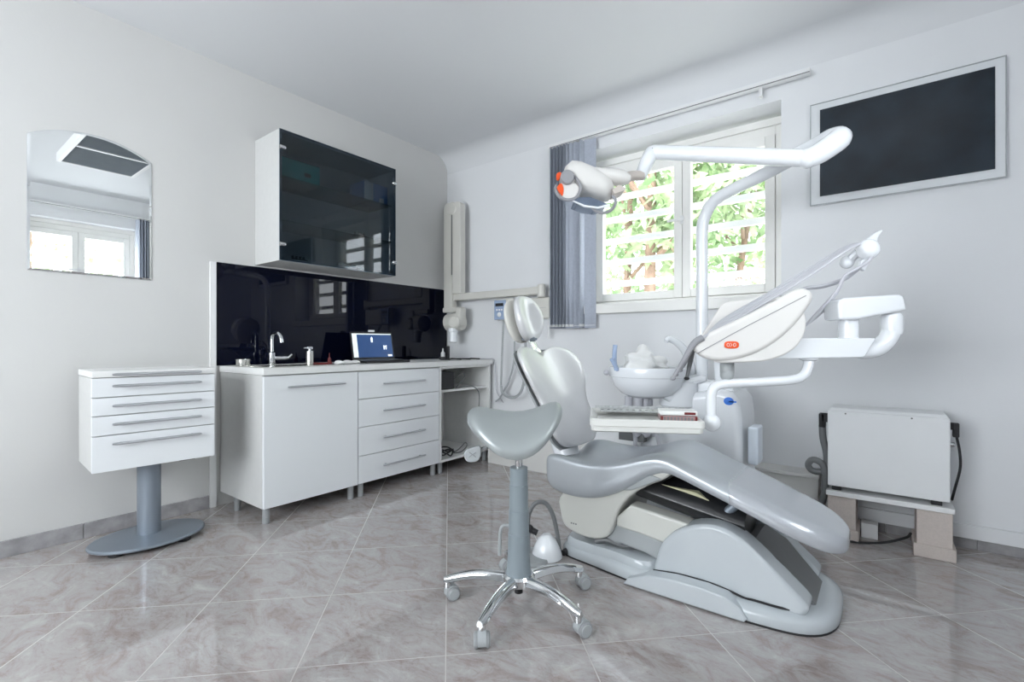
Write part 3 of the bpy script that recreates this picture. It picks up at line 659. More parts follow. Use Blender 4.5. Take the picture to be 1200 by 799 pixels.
tube(bm, [(hx, 3.05, .57), (hx+.004, 3.05, .50), (hx+.018, 3.05, .43), (hx+.02, 3.05, .36), (hx-.0, 3.045, .325), (hx-.045, 3.04, .325), (hx-.062, 3.035, .355), (hx-.04, 3.03, .385), (hx, 3.03, .37), (hx+.014, 3.03, .32), (hx+.012, 3.035, .22), (hx-.01, 3.05, .14), (hx-.05, 3.075, .09), (hx-.06, 3.09, .03)], .0165, 12, 6); part('hose', bm, 'handp', ac)
bm = nb(); bx(bm, (.237, 3.05, .60), (.256, 3.085, .632), .003); bx(bm, (.25, 3.055, .565), (.274, 3.08, .632), .005); part('plug', bm, 'rubber', ac)
bm = nb(); tube(bm, [(.264, 3.067, .57), (.275, 3.07, .50), (.278, 3.08, .42), (.262, 3.10, .32), (.255, 3.15, .25)], .0055, 8, 5); part('power_cord', bm, 'rubber', ac)
bm = nb(); cyl(bm, (.236, 3.06, .53), (.258, 3.06, .53), .012, 14, .003); part('outlet_nipple', bm, 'chrome', ac)
bm = nb(); bx(bm, (-.243, YA-.012, .225), (.252, 3.24, .249), .002); solo('support_board', bm, 'white', 'white board lying across two beige blocks under the device cabinet', 'board', (0, 3.1, .225))
def block(x0, x1, label):
    bm = nb(); bx(bm, (x0, 2.995, .058), (x1, 3.21, .225), .002, 1); bx(bm, (x0-.012, 2.983, 0), (x1+.012, 3.212, .06), .003, 1)
    solo('pedestal_block', bm, 'block', label, 'block', ((x0+x1)/2, 3.1, 0), 'beige blocks carrying the board')
block(-.238, -.118, 'beige block with stepped foot under the left end of the board'); block(.118, .246, 'beige block with stepped foot under the right end of the board')
bm = nb(); bx(bm, (-.10, 3.10, 0), (-.03, 3.17, .075), .003); solo('small_white_block', bm, 'white', 'small white block on the floor under the board', 'block', (-.06, 3.13, 0))
bm = nb(); tube(bm, [(-.36, 2.93, .006), (-.27, 2.955, .006), (-.20, 2.97, .006), (-.10, 2.99, .007), (.0, 3.03, .02), (.08, 3.07, .05), (.10, 3.12, .06)], .006, 8, 5); solo('floor_cable', bm, 'rubber', 'black cable running over the tiles between the beige blocks', 'cable', (-.1, 2.99, 0))
bm = nb(); a = PY(931, 583, WY-.14); bx(bm, (a.x, WY-.15, a.z-.022), (a.x+.042, WY-.134, a.z+.002), .003); solo('wall_socket', bm, 'black', 'small black socket on the low duct behind the leg rest', 'socket', a)

# ================================================================ DENTAL CHAIR
YC = 2.16
ch = thing('dental_chair', 'reclined silver dental patient chair in the middle of the room', 'dental chair', (-.7, YC, 0))
def PC(u, v, y=1.93): return PY(u, v, y)
# base plate on the floor
bm = nb()
outl = [(-1.235, 2.05), (-1.20, 1.975), (-1.03, 1.945), (-.80, 1.91), (-.55, 1.89), (-.30, 1.90), (-.19, 1.94), (-.135, 2.03), (-.125, 2.16), (-.135, 2.29), (-.19, 2.38), (-.30, 2.42), (-.60, 2.43), (-.95, 2.40), (-1.20, 2.35), (-1.235, 2.27)]
o2 = cr([Vector((x, y, 0)) for x, y in outl], 4)
def sc_(s, z): return [(-.68+(p.x+.68)*(1-s/.55), YC+(p.y-YC)*(1-s/.25), z) for p in o2]
loft(bm, [sc_(.004, .004), sc_(0, .012), sc_(0, .035), sc_(.008, .05), sc_(.025, .06), sc_(.05, .063)]); part('base_plate', bm, 'cover', ch)
bm = nb(); loft(bm, [sc_(.002, 0), sc_(.002, .012)]); part('base_seal', bm, 'rubber', ch)
# low outrigger cover in front of the hump
YO = 1.89
pp = [PY(u, v, YO) for u, v in ((731, 683), (736, 677), (760, 673), (790, 678), (825, 688), (850, 698), (868, 712), (876, 725), (872, 731), (830, 722), (780, 703), (735, 689))]
pp = [Vector((p.x, YO-.012, max(p.z, .004))) for p in pp]
bm = nb(); prism(bm, pp, (0, .12, 0), .012, 3); part('side_cover', bm, 'cover', ch)
sl_ = [Vector((q_.x, 1.942, max(q_.z-.002, .064))) for q_ in [PY(u, v, YO) for u, v in ((760, 673), (790, 678), (825, 688), (850, 698), (868, 710))]]
bm = nb(); tube(bm, sl_+[Vector((-.38, 1.942, .066)), Vector((-.31, 1.942, .066)), Vector((-.26, 1.95, .066))], .0045, 6, 5); part('cover_seal', bm, 'rubber', ch)
# head-end pad on the base
bm = nb(); pad = cr([Vector((x, y, 0)) for x, y in ((-1.22, 2.05), (-1.17, 1.975), (-.95, 1.955), (-.78, 1.95), (-.72, 2.16), (-.78, 2.37), (-1.0, 2.37), (-1.2, 2.33), (-1.235, 2.2))], 4)
def sp_(s, z): return [(-.97+(p.x+.97)*(1-s), YC+(p.y-YC)*(1-s), z) for p in pad]
loft(bm, [sp_(0, .05), sp_(0, .075), sp_(.04, .09), sp_(.2, .092), sp_(.4, .085)]); part('rear_pad', bm, 'cover', ch)
bm = nb(); tube(bm, [(-1.05, 1.99, .10), (-1.0, 2.0, .115), (-.93, 2.02, .10), (-.88, 2.04, .105)], .012, 8, 4); part('cable_sleeve', bm, 'handp', ch)
# big hump cover
YN, YFAR = 1.945, 2.375
hp_px = [(767, 677), (768, 655), (774, 638), (787, 625), (806, 617), (828, 615), (848, 620), (868, 632), (888, 650), (906, 668), (925, 688), (942, 706), (948, 716), (940, 724), (920, 723), (880, 713), (840, 699), (800, 684)]
hp_w = [PY(u, v, YN) for u, v in hp_px]
hp_w = [Vector((p.x, YN, max(p.z, .045))) for p in hp_w]
hp_s = smooth_path(hp_w, 3, True)
bm = nb(); prism(bm, hp_s, (0, .12, 0), .042, 5)
part('hump_cover', bm, 'cover', ch, sharp=50)
bm = nb(); prism(bm, [Vector((p.x, YFAR-.10, p.z)) for p in hp_s], (0, .10, 0), .03, 4); part('hump_cover_far', bm, 'cover', ch, sharp=50)
low = [Vector((p.x if p.x < -.55 else p.x-.02, YN+.09, max(.05, p.z-.055))) for p in hp_s]
bm = nb(); prism(bm, low, (0, YFAR-YN-.18, 0)); part('hump_core', bm, 'dark', ch)
# front apron between the two hump cheeks (dark grey sloping panel under the leg rest)
bm = nb(); prism(bm, [(-.245, 2.04, .05), (-.19, 2.04, .055), (-.32, 2.04, .20), (-.40, 2.04, .245), (-.44, 2.04, .235), (-.36, 2.04, .17)], (0, .24, 0), .012); part('apron', bm, 'handp', ch)
# lift arms
def pmix(pix, y, dy, m, name, bev=.012):
    bm = nb(); prism(bm, [PY(u, v, y) for u, v in pix], (0, dy, 0), bev, 3); return part(name, bm, m, ch)
pmix([(722, 606), (738, 592), (770, 602), (806, 614), (800, 625), (778, 637), (750, 626), (722, 617)], 1.985, .09, 'cream', 'lift_arm')
pmix([(690, 622), (718, 612), (750, 622), (778, 636), (776, 660), (755, 648), (728, 638), (700, 634)], 2.0, .07, 'ltgrey', 'lower_lift_arm')
# dark bellows behind the arms
bm = nb()
rg = []
for i in range(9):
    t = i/8; x = -.93+.50*t; zc = .375-.08*t; hz = .06+.012*math.sin(PI*t)
    rg.append([(x, YC-.13+(.26)*(.5+.5*math.cos(a)), zc+hz*math.sin(a)) for a in [2*PI*j/16 for j in range(16)]])
loft(bm, rg); part('bellows', bm, 'dark', ch)
bm = nb(); prism(bm, [(-.86, 2.06, .40), (-.62, 2.06, .385), (-.50, 2.06, .33), (-.52, 2.06, .315), (-.66, 2.06, .36), (-.86, 2.06, .385)], (0, .22, 0), .004); part('bellows_lid', bm, 'yellow', ch)
bm = nb(); tube(bm, [(-.60, 2.05, .24), (-.50, 2.06, .33), (-.42, 2.06, .42)], .018, 12); tube(bm, [(-.62, 2.28, .24), (-.50, 2.27, .33), (-.42, 2.26, .42)], .018, 12); part('leg_rest_strut', bm, 'greymetal', ch)
# seat shell (cream)
ss = [(655, 583), (656, 600), (660, 614), (670, 623), (690, 631), (708, 631), (716, 622), (721, 606), (727, 594), (740, 580), (760, 569), (778, 562), (789, 552), (782, 546), (760, 556), (735, 566), (700, 574), (670, 572)]
sw = smooth_path([PY(u, v, 1.965) for u, v in ss], 3, True)
bm = nb(); prism(bm, sw, (0, .39, 0), .035, 4); part('seat_shell', bm, 'cream', ch, sharp=50)
bm = nb(); prism(bm, [PY(u, v, 1.955) for u, v in ((662, 570), (700, 575), (740, 575), (775, 562), (760, 556), (700, 565))], (0, .41, 0), .008); part('seat_pan', bm, 'ltgrey', ch)
bm = nb()
for i in range(3): bx(bm, (-1.165+.012*i, 1.9635, .163), (-1.158+.012*i, 1.966, .169))
part('shell_mark', bm, 'handp', ch)
bm = nb(); prism(bm, [PY(u, v, 2.0) for u, v in ((766, 562), (786, 549), (792, 552), (786, 560), (772, 566))], (0, .32, 0), .003); part('hinge', bm, 'black', ch)
# seat cushion and leg rest: one continuous upholstered surface
def cushion_ring(x, zt, w, th, raise_, n=12, rnd=.5, dish=0.):
    """section in the y-z plane"""
    top = []; 
    for j in range(n+1):
        t = -1+2*j/n; tt = math.copysign(abs(t)**.85, t)
        drop = .022*max(0, (abs(tt)-.82)/.18)**2
        top.append((YC+w*tt, zt+raise_*abs(tt)**2.4-drop-dish*(1-tt*tt)))
    e = zt+raise_-.022
    side_r = [(YC+w*1.02, e-.014), (YC+w*1.02, e-th*.55), (YC+w*.985, e-th*.88)]
    bot = [(YC+w*(.9-1.8*j/(n-6)), e-th) for j in range(n-5)]
    side_l = [(YC-w*.985, e-th*.88), (YC-w*1.02, e-th*.55), (YC-w*1.02, e-.014)]
    return [(x, y, z) for y, z in top+side_r+bot+side_l]
st = [  # x, z top centre, half width, thickness at edge, raise of edges
    (-1.305, .400, .170, .055, .030), (-1.295, .425, .205, .11, .05), (-1.265, .445, .238, .165, .058), (-1.20, .445, .252, .182, .060), (-1.10, .438, .252, .172, .052),
    (-1.00, .445, .246, .155, .045), (-.90, .475, .236, .125, .035), (-.82, .513, .226, .095, .026), (-.755, .540, .218, .072, .018), (-.70, .544, .213, .060, .008), (-.65, .529, .211, .055, .002),
    (-.56, .496, .209, .053, 0), (-.46, .459, .206, .052, 0), (-.36, .421, .202, .052, 0), (-.29, .394, .197, .055, 0), (-.23, .371, .187, .055, 0), (-.185, .353, .170, .054, 0), (-.15, .338, .145, .050, 0), (-.125, .324, .116, .040, 0), (-.110, .311, .084, .026, 0), (-.103, .301, .05, .012, 0)]
bm = nb(); loft(bm, [cushion_ring(*s) for s in st]); 
cu = part('seat_cushion', bm, 'silver', ch, sharp=80)
sm = cu.modifiers.new('sub', 'SUBSURF'); sm.levels = 1; sm.render_levels = 2
M['footcover'] = mat('clear_foot_cover', (.52, .54, .575), .22, metal=.3, coat=.4, var=.015, vscale=8)
bm = nb(); loft(bm, [cushion_ring(x_, z_+.0015, w_*1.004+.001, th_+.003, r_) for x_, z_, w_, th_, r_ in [(-.50, .4744, .2075, .0525, 0)]+st[12:-1]]+[cushion_ring(-.1015, .302, .051, .014, 0)])
fcv = part('foot_cover', bm, 'footcover', ch, 'clear glossy cover over the foot end of the leg rest', sharp=80); fcv.modifiers.new('sub', 'SUBSURF').render_levels = 2
# backrest
bdir = Vector((-.50, 0, .86)).normalized(); bnor = Vector((.86, 0, .50)).normalized(); b0 = Vector((-1.205, YC+.015, .50)); BL = .575
def bw(s):
    ks = [(0, .10), (.03, .155), (.09, .195), (.2, .222), (.33, .210), (.45, .222), (.58, .262), (.72, .282), (.84, .276), (.92, .245), (.97, .19), (1, .11)]
    for (a, wa), (b, wb_) in zip(ks[:-1], ks[1:]):
        if s <= b: t = (s-a)/(b-a); t = t*t*(3-2*t)*.5+t*.5; return wa+(wb_-wa)*t
    return ks[-1][1]
def back_ring(s, th, off=0., k=1., n=12):
    w = bw(s)*k; out = []
    e = min(1, min(s, 1-s)/.06); th_ = th*(.35+.65*math.sqrt(max(0, e*(2-e))))
    for j in range(n+1):
        t = -1+2*j/n; y = w*math.copysign(abs(t)**.9, t)
        sag = .065*(abs(y)/.27)**2.0*(.35+.65*min(1, s/.6))
        edge = .018*max(0, (abs(t)-.75)/.25)**2
        notch = .085*max(0, (s-.55)/.45)**1.5*math.exp(-(y/.075)**2)
        out.append(b0+bdir*(BL*s*(1-0)-notch)+bnor*(sag-edge-.004+off)+Vector((0, y, 0)))
    back = []
    for j in range(n+1):
        t = 1-2*j/n; y = w*1.01*math.copysign(abs(t)**.9, t)
        sag = .065*(abs(y)/.27)**2.0*(.35+.65*min(1, s/.6))
        edge = .02*max(0, (abs(t)-.7)/.3)**2
        notch = .085*max(0, (s-.55)/.45)**1.5*math.exp(-(y/.075)**2)
        back.append(b0+bdir*(BL*s-notch)+bnor*(sag-th_+edge+off)+Vector((0, y, 0)))
    return out+back
svals = [0, .02, .05, .1, .16, .24, .32, .4, .48, .56, .64, .72, .8, .87, .92, .96, .985, 1]
bm = nb(); loft(bm, [back_ring(s, .06) for s in svals]); br = part('backrest', bm, 'pearl', ch, sharp=80)
m_ = br.modifiers.new('sub', 'SUBSURF'); m_.levels = 1; m_.render_levels = 1
bm = nb(); loft(bm, [back_ring(s, .03, -.052, .96) for s in svals[1:-1]]); part('back_shell', bm, 'ltgrey', ch, sharp=80)
# backrest support down to the seat shell
bm = nb(); tube(bm, [b0+bdir*.22-bnor*.10, b0+bdir*.05-bnor*.12, Vector((-1.27, YC, .36)), Vector((-1.20, YC, .30))], [.05, .065, .07, .06], 16, 5); part('back_support', bm, 'unit', ch)
# headrest stem and headrest
hb = b0+bdir*(BL-.09)-bnor*.02
bm = nb(); prism(bm, [hb+Vector((0, y, 0))+bdir*z for y, z in ((-.042, -.03), (.042, -.03), (.026, .16), (-.026, .16))], -bnor*.014, .004); part('headrest_stem', bm, 'chrome', ch)
bm = nb(); c = hb+bdir*.15-bnor*.012; bx(bm, c-Vector((.03, .035, .012)), c+Vector((.03, .035, .014)), .006); part('headrest_clamp', bm, 'greymetal', ch)
hc = PY(608, 375, YC+.01); hc = Vector((hc.x+.02, YC+.01, hc.z))
hdir = Vector((-.26, 0, .965)).normalized(); hnor = Vector((.965, 0, .26)).normalized()
def head_rings(th0, th1, k, dent):
    rings = []
    for i in range(13):
        t = i/12; a = -PI/2+PI*t; sc2 = max(.06, math.cos(a)**.75 if math.cos(a) > 0 else .06)
        ring = []
        zz = .128*math.sin(a)*k
        for j in range(24):
            b_ = 2*PI*j/24; cy, cn = math.cos(b_), math.sin(b_)
            cy = math.copysign(abs(cy)**.75, cy); cn = math.copysign(abs(cn)**.75, cn)
            y = .115*k*sc2*cy*(1.0 if zz > -.05 else .97); nn = (th0+(th1-th0)*(cn*.5+.5))*1.0
            mid = (th0+th1)/2; nn = mid+(nn-mid)*(.35+.65*sc2)
            if dent and cn > 0: nn -= .024*math.exp(-(y/.05)**2-(zz/.075)**2)
            if dent: nn += .03*(abs(y)/.115)**2
            ring.append(hc+hdir*zz+hnor*nn+Vector((0, y, 0)))
        rings.append(ring)
    return rings
bm = nb(); loft(bm, head_rings(-.005, .065, 1, True)); part('headrest', bm, 'pearl', ch, sharp=80)
bm = nb(); loft(bm, head_rings(-.05, -.008, .97, False)); part('headrest_shell', bm, 'xray', ch, sharp=80)

# ================================================================ FOOT PEDAL
fp = thing('foot_control', 'white dome foot control with carrying hoop behind the stool', 'foot pedal', (-1.30, 1.86, 0), 0)
bm = nb(); lathe(bm, [(.068, 0), (.073, .006), (.071, .02), (.058, .055), (.04, .09), (.018, .11), (0, .112)], (-1.26, 1.905, 0), 28); part('dome', bm, 'unit', fp)
bm = nb(); lathe(bm, [(.09, 0), (.095, .008), (.09, .02), (.0, .025)], (-1.31, 1.84, 0), 28); part('foot_plate', bm, 'ltgrey', fp)
bm = nb(); tube(bm, [(-1.325, 1.845, .02), (-1.325, 1.845, .12), (-1.325, 1.85, .20), (-1.30, 1.87, .255), (-1.265, 1.90, .255), (-1.24, 1.925, .20), (-1.225, 1.94, .11), (-1.215, 1.945, .03)], .0105, 10, 6); part('hoop', bm, 'handp', fp)
bm = nb(); ball(bm, (-1.30, 1.82, .15), .02, 10); tube(bm, [(-1.30, 1.82, .15), (-1.265, 1.835, .135)], .014, 10); part('knob', bm, 'black', fp)
bm = nb(); tube(bm, [(-1.42, 1.75, .02), (-1.42, 1.755, .12), (-1.41, 1.765, .155), (-1.37, 1.80, .15)], .008, 8, 5); part('side_hoop', bm, 'ltgrey', fp)
bm = nb(); tube(bm, [(-1.20, 1.95, .02), (-1.19, 2.0, .03), (-1.17, 2.03, .07)], .014, 8, 4); part('cable', bm, 'rubber', fp)

# ================================================================ STOOL
sx, sy = -1.112, 1.487
so = thing('saddle_stool', 'grey saddle stool with chrome five-star base in the foreground', 'stool', (sx, sy, 0))
e1 = Vector((math.cos(YAW+R(2)), math.sin(YAW+R(2)), 0)); e2 = Vector((e1.y, -e1.x, 0))      # e2 points to the camera side
cen = Vector((sx, sy, 0))
# seat
zc = .752
def seat_pt(rad, th, dz=0., k=1.):
    cu_, sv_ = math.cos(th), math.sin(th)
    u = rad*math.copysign(abs(cu_)**.80, cu_); v = rad*math.copysign(abs(sv_)**.88, sv_)
    z = zc-.008+.050*u*u+.03*max(0, u)**3-.05*abs(u)**6-.108*(abs(v)**1.7)*(1-.12*abs(u))
    wv = .165 if v > 0 else .15
    return cen-e1*.016+e1*(.176*u*k)+e2*(wv*v*k)+Vector((0, 0, z+dz))
bm = nb(); NT = 48; rings = []
for rad, dz, k in ((.02, 0, 1), (.2, 0, 1), (.4, 0, 1), (.6, 0, 1), (.78, 0, 1), (.9, 0, 1), (.97, -.002, 1), (1.0, -.007, 1.01), (1.0, -.018, 1.025), (1.0, -.034, 1.02), (1.0, -.042, .99), (.9, -.05, 1), (.6, -.06, 1), (.3, -.065, 1), (.03, -.066, 1)):
    rings.append([seat_pt(rad, 2*PI*j/NT, dz, k) for j in range(NT)])
loft(bm, rings); part('seat', bm, 'stoolvinyl', so, sharp=60)
bm = nb(); cb = cen+Vector((0, 0, .625)); lathe(bm, [(.03, 0), (.06, .01), (.075, .04), (.05, .075), (0, .076)], cb, 24); part('seat_plate', bm, 'black', so)
bm = nb(); cyl(bm, cen+Vector((0, 0, .50)), cen+Vector((0, 0, .64)), .015, 16); part('gas_rod', bm, 'chrome', so)
bm = nb(); tube(bm, [cen+Vector((0, 0, .62))+e1*.03, cen+Vector((0, 0, .60))+e1*.035, cen+e1*.022+Vector((0, 0, .565))], .004, 6); part('lever_rod', bm, 'handp', so)
# grey tilt paddle at the left
pc = W(553, 532, 1.80)
bm = nb()
pl = cr([pc+e1*a+UP*b for a, b in ((-.022, .018), (.0, .026), (.030, .032), (.034, .0), (.02, -.024), (-.015, -.026), (-.028, -.005))], 3)
prism(bm, pl, e2*.016, .005); tube(bm, [pc+e1*.02+UP*.01, cen-e1*.02+UP*.66], .006, 8); part('tilt_paddle', bm, 'ltgrey', so)
bm = nb()
for a, b in (((-.010, -.008), (.016, .010)), ((-.010, .010), (.016, -.008))): tube(bm, [pc+e2*.0165+e1*a[0]+UP*a[1], pc+e2*.0165+e1*b[0]+UP*b[1]], .0016, 6)
part('paddle_mark', bm, 'leggrey', so)
# telescopic cover
prof = [(.034, .53), (.034, .465), (.0355, .463), (.0365, .37), (.038, .368), (.039, .28), (.041, .278), (.042, .20), (.046, .14), (.05, .13), (.05, .122), (.0, .12)]
bm = nb(); lathe(bm, [(.0, .531)]+prof, cen, 32); part('column_cover', bm, 'stooltube', so, sharp=25)
bm = nb(); lathe(bm, [(.0, .128), (.055, .128), (.062, .118), (.058, .09), (.03, .075), (0, .074)], cen, 28); part('hub', bm, 'chrome', so)
bm = nb(); cyl(bm, cen+Vector((0, 0, .052)), cen+Vector((0, 0, .09)), .016, 16); part('hub_stem', bm, 'black', so)
AR = .295
for k in range(5):
    a = R(208+72*k+1); d = Vector((math.cos(a), math.sin(a), 0)); n_ = Vector((-d.y, d.x, 0))
    bm = nb(); rg = []
    for i in range(13):
        t = i/12; r_ = .03+(AR-.03)*t; zt = .126+.012*math.sin(t*PI*.8)-.042*t**2; hw = .027-.008*t; hh = .022-.007*t
        if i == 12: hw *= .7; hh *= .8
        rg.append([cen+d*r_+n_*(hw*math.cos(b)*(1 if math.sin(b) < 0 else .8))+Vector((0, 0, zt-hh+hh*math.sin(b))) for b in [2*PI*j/14 for j in range(14)]])
    loft(bm, rg); e = cen+d*(AR-.014); cyl(bm, e+Vector((0, 0, .052)), e+Vector((0, 0, .082)), .014, 14)
    arm = part('base_arm', bm, 'chrome', so)
    wa = YAW+R((28, 95, 28, 22, 30)[k]); wd = Vector((math.cos(wa), math.sin(wa), 0)); wn = Vector((-wd.y, wd.x, 0))
    if wn.dot(FWD) > 0: wn = -wn
    wc = e+wd*(.018 if k in (0, 2, 3) else -.006)
    bm = nb(); prism(bm, [wc+wd*(.028*math.cos(q))+UP*(.030+.028*math.sin(q)) for q in [R(-30+240*i/14) for i in range(15)]]+[wc-wd*.02+UP*.018], wn*.030, .003, 2, True); cs = part('caster', bm, 'ltgrey', arm)
    for s in (1, -1):
        bm = nb(); cyl(bm, wc+wn*(s*.012)+UP*.0265, wc+wn*(s*.0275)+UP*.0265, .0225, 28, .003); wh = part('wheel', bm, 'ltgrey', cs)
        bm = nb(); cyl(bm, wc+wn*(s*.013)+UP*.0265, wc+wn*(s*.0255)+UP*.0265, .0262, 28, .003); part('tyre', bm, 'leggrey', cs)

# ================================================================ DENTAL UNIT (body, bowl)
un = thing('dental_unit', 'white dental treatment unit with spittoon bowl behind the chair', 'dental unit', (-.85, 2.78, 0))
YU = 2.62
ub = [PY(u, v, YU) for u, v in ((744, 530), (747, 502), (764, 482), (788, 469), (812, 460), (842, 456), (857, 460), (865, 470), (868, 490), (869, 530))]
ub = [Vector((ub[0].x, YU, .0))]+ub+[Vector((ub[-1].x, YU, 0))]
bm = nb(); prism(bm, ub, (0, .36, 0), .04, 4); part('body', bm, 'unit', un, sharp=45)
pb = Vector((-.80, 2.755, 0)); pz = .76
bm = nb(); prism(bm, [PY(u, v, 2.68) for u, v in ((797, 462), (800, 452), (806, 448), (848, 446), (856, 450), (860, 460))], (0, .2, 0), .015, 3); part('pole_plinth', bm, 'unit', un)
# bowl
bc = W(758, 436, 2.66); bc.z = 0
bm = nb(); R0 = .205
lathe(bm, [(.09, .71), (.14, .73), (.185, .775), (.195, .81), (.198, .822), (.208, .824), (.212, .835), (.212, .868), (.206, .876), (.19, .872), (.18, .84), (.13, .77), (.05, .745), (0, .742)], bc, 40, sx=1, sy=.82); part('bowl', bm, 'unit', un)
bm = nb(); prism(bm, [bc+RIGHT*a+UP*b for a, b in ((.05, .73), (.16, .80), (.27, .835), (.30, .83), (.30, .80), (.22, .78), (.20, .70), (.10, .69))], FWD*.16, .02, 3, True); part('bowl_arm', bm, 'unit', un)
p2 = W(795, 458, 2.66); bm = nb(); cyl(bm, (p2.x, p2.y, .66), (p2.x, p2.y, .80), .10, 28, .01); part('bowl_post', bm, 'unit', un)
bm = nb(); ball(bm, bc-RIGHT*.222+UP*.846, .016, 8); part('rim_knob', bm, 'hose', un)
for uu, r_ in ((737, .022), (748, .026), (757, .020)):
    t_ = W(uu, 470, 2.66); bm = nb(); tube(bm, [(t_.x, t_.y, .715), (t_.x, t_.y, .60), (t_.x+.03, t_.y+.05, .50)], r_, 12, 4); part('drain_pipe', bm, 'hose', un)
tp_ = [W(812, 446, 2.72), W(809, 428, 2.70), W(803, 412, 2.68), W(794, 402, 2.66), W(784, 397, 2.64), W(780, 400, 2.63)]
bm = nb(); tube(bm, tp_, [.024, .023, .021, .019, .017, .013], 12, 5); part('rinse_spout', bm, 'unit', un)
# blue badge and bottle on the side
bg = PY(854, 470, YU-.002)
bm = nb(); prism(bm, [bg+Vector((.024*math.cos(a), 0, .020*math.sin(a))) for a in [2*PI*i/24 for i in range(24)]], (0, -.003, 0), .001); prism(bm, [bg+Vector((x, 0, z)) for x, z in ((.0, .002), (.036, .002), (.036, -.006), (.0, -.006))], (0, -.003, 0)); part('badge', bm, 'blue', un)
bm = nb(); q1 = PY(882, 500, YU+.05); q2 = PY(889, 545, YU+.05); bx(bm, (q1.x-.02, YU+.03, q2.z), (q2.x, YU+.16, q1.z), .01, 3); part('side_panel', bm, 'paleblue', un)
bm = nb(); bx(bm, (-1.2, 2.55, .46), (-1.05, 2.60, .52), .004); part('dark_bracket', bm, 'handp', un)
for uu in (744, 768):
    t_ = PY(uu, 500, 2.55); t2 = PY(uu+(2 if uu < 750 else 12), 530, 2.55); bm = nb(); tube(bm, [t_+UP*.06, t_, t2-UP*.1], .013, 8); part('support_rod', bm, 'hose', un)
bm = nb(); bx(bm, (bc.x-.02, bc.y-.0, .66), (bc.x+.02, bc.y+.04, .70), .004); part('trap', bm, 'hose', un)
# white paper bundle and blue suction tips lying in the bowl
bm = nb(); t = bmesh.new(); bmesh.ops.create_icosphere(t, subdivisions=4, radius=1)
for v in t.verts:
    q = v.co; q_ = 1+.18*math.sin(5*q.x+2)*math.sin(6*q.y+1)+.10*math.sin(9*q.z+4*q.x)
    v.co = Vector((q.x*.115*q_, q.y*.09*q_, q.z*.075*q_*(1.25 if q.x < .1 else .75)))
bmesh.ops.transform(t, matrix=Matrix.Translation(bc+Vector((-.02, -.0, .885))+RIGHT*.015) @ Matrix.Rotation(YAW, 4, 'Z'), verts=t.verts); merge(bm, t)
solo('crumpled_paper', bm, 'paper', 'crumpled white paper heaped in the spittoon bowl', 'paper', bc+UP*.85)
bm = nb(); tube(bm, [W(722, 434, 2.60), W(720, 420, 2.60), W(721, 404, 2.60)], [.010, .012, .012], 10, 4); tube(bm, [W(724, 434, 2.60), W(717, 420, 2.59)], [.01, .014], 10); solo('suction_tip', bm, 'blueclear', 'blue plastic suction tip standing at the left rim of the bowl', 'suction tip', W(721, 434, 2.6))

# ================================================================ OPERATING LIGHT
px, py = pb.x, pb.y
ol = thing('operating_light', 'white articulated dental lamp on a tall pole beside the window', 'lamp', (px, py, .76))
A1 = Vector((-.215, 2.53, 1.875))
bm = nb(); lathe(bm, [(.05, .775), (.05, .80), (.036, .81), (0, .811)], (px, py, 0), 24)
tube(bm, [(px, py, .78), (px, py, 1.4), (px, py, 1.62), (px+.015, py, 1.70), (px+.06, py-.015, 1.765), (px+.14, py-.04, 1.80), (px+.3, py-.10, 1.83), A1-Vector((.10, -.03, .012))], .031, 18, 6); part('pole', bm, 'unit', ol)
B1 = W(946, 185.5, 2.06); B2 = W(769, 178.5, 2.36)
bm = nb(); tube(bm, [A1-Vector((.17, -.045, .014)), A1-Vector((.05, -.01, .0)), A1+Vector((.03, -.04, .005)), (A1+B1)/2+Vector((.085, -.01, .03)), B1+Vector((.045, .02, .02)), B1+Vector((.0, .0, .0))], [.030, .040, .046, .046, .044, .04], 20, 6); part('elbow', bm, 'unit', ol)
bm = nb(); d = (B2-B1).normalized(); tube(bm, [B1+d*-.02, B1, B2, B2+d*.015], [.032, .0365, .0345, .03], 20); ball(bm, B1, .042, 12); part('swing_arm', bm, 'unit', ol)
J = W(755, 197, 2.36)
bm = nb(); tube(bm, [B2-d*.01, B2+d*.02+UP*-.004, W(759, 188, 2.36), W(755, 197, 2.36), W(750, 207, 2.34)], [.034, .036, .034, .032, .026], 16, 5); part('wrist', bm, 'unit', ol)
bm = nb(); tube(bm, [W(752, 206, 2.34), W(741, 206, 2.32), W(730, 208, 2.31)], .024, 14); part('neck', bm, 'tan', ol)
FH = 2.30
def zp(x, y): return (640+x/9.23, 180+y/9.23)
secs = [(120, 330, 20, .02), (150, 330, 95, .05), (200, 320, 160, .085), (270, 290, 190, .10), (360, 290, 175, .105), (450, 320, 165, .105), (540, 350, 160, .10), (620, 380, 140, .09), (680, 395, 110, .07), (715, 400, 60, .04)]
bm = nb(); rg = []
for x, y, hy, dp in secs[2:]:
    u, v = zp(x, y); c = W(u, v, FH); hz = hy/9.23*FH/F
    rg.append([c+UP*(hz*math.copysign(abs(math.sin(b))**.8, math.sin(b)))+FWD*(dp*math.copysign(abs(math.cos(b))**.8, math.cos(b))) for b in [2*PI*j/20 for j in range(20)]])
loft(bm, rg); head = part('lamp_head', bm, 'shell', ol, sharp=60)
bm = nb(); rg = []
for x, y, hy, dp in ((330, 210, 60, .05), (450, 215, 60, .055), (600, 235, 70, .055), (760, 255, 85, .05), (850, 265, 75, .04), (900, 275, 45, .03)):
    u, v = zp(x, y); c = W(u, v, FH-.03); hz = hy/9.23*FH/F
    rg.append([c+UP*(hz*math.sin(b))+FWD*(dp*math.cos(b)) for b in [2*PI*j/18 for j in range(18)]])
loft(bm, rg); part('lamp_back', bm, 'shell', ol, sharp=60)
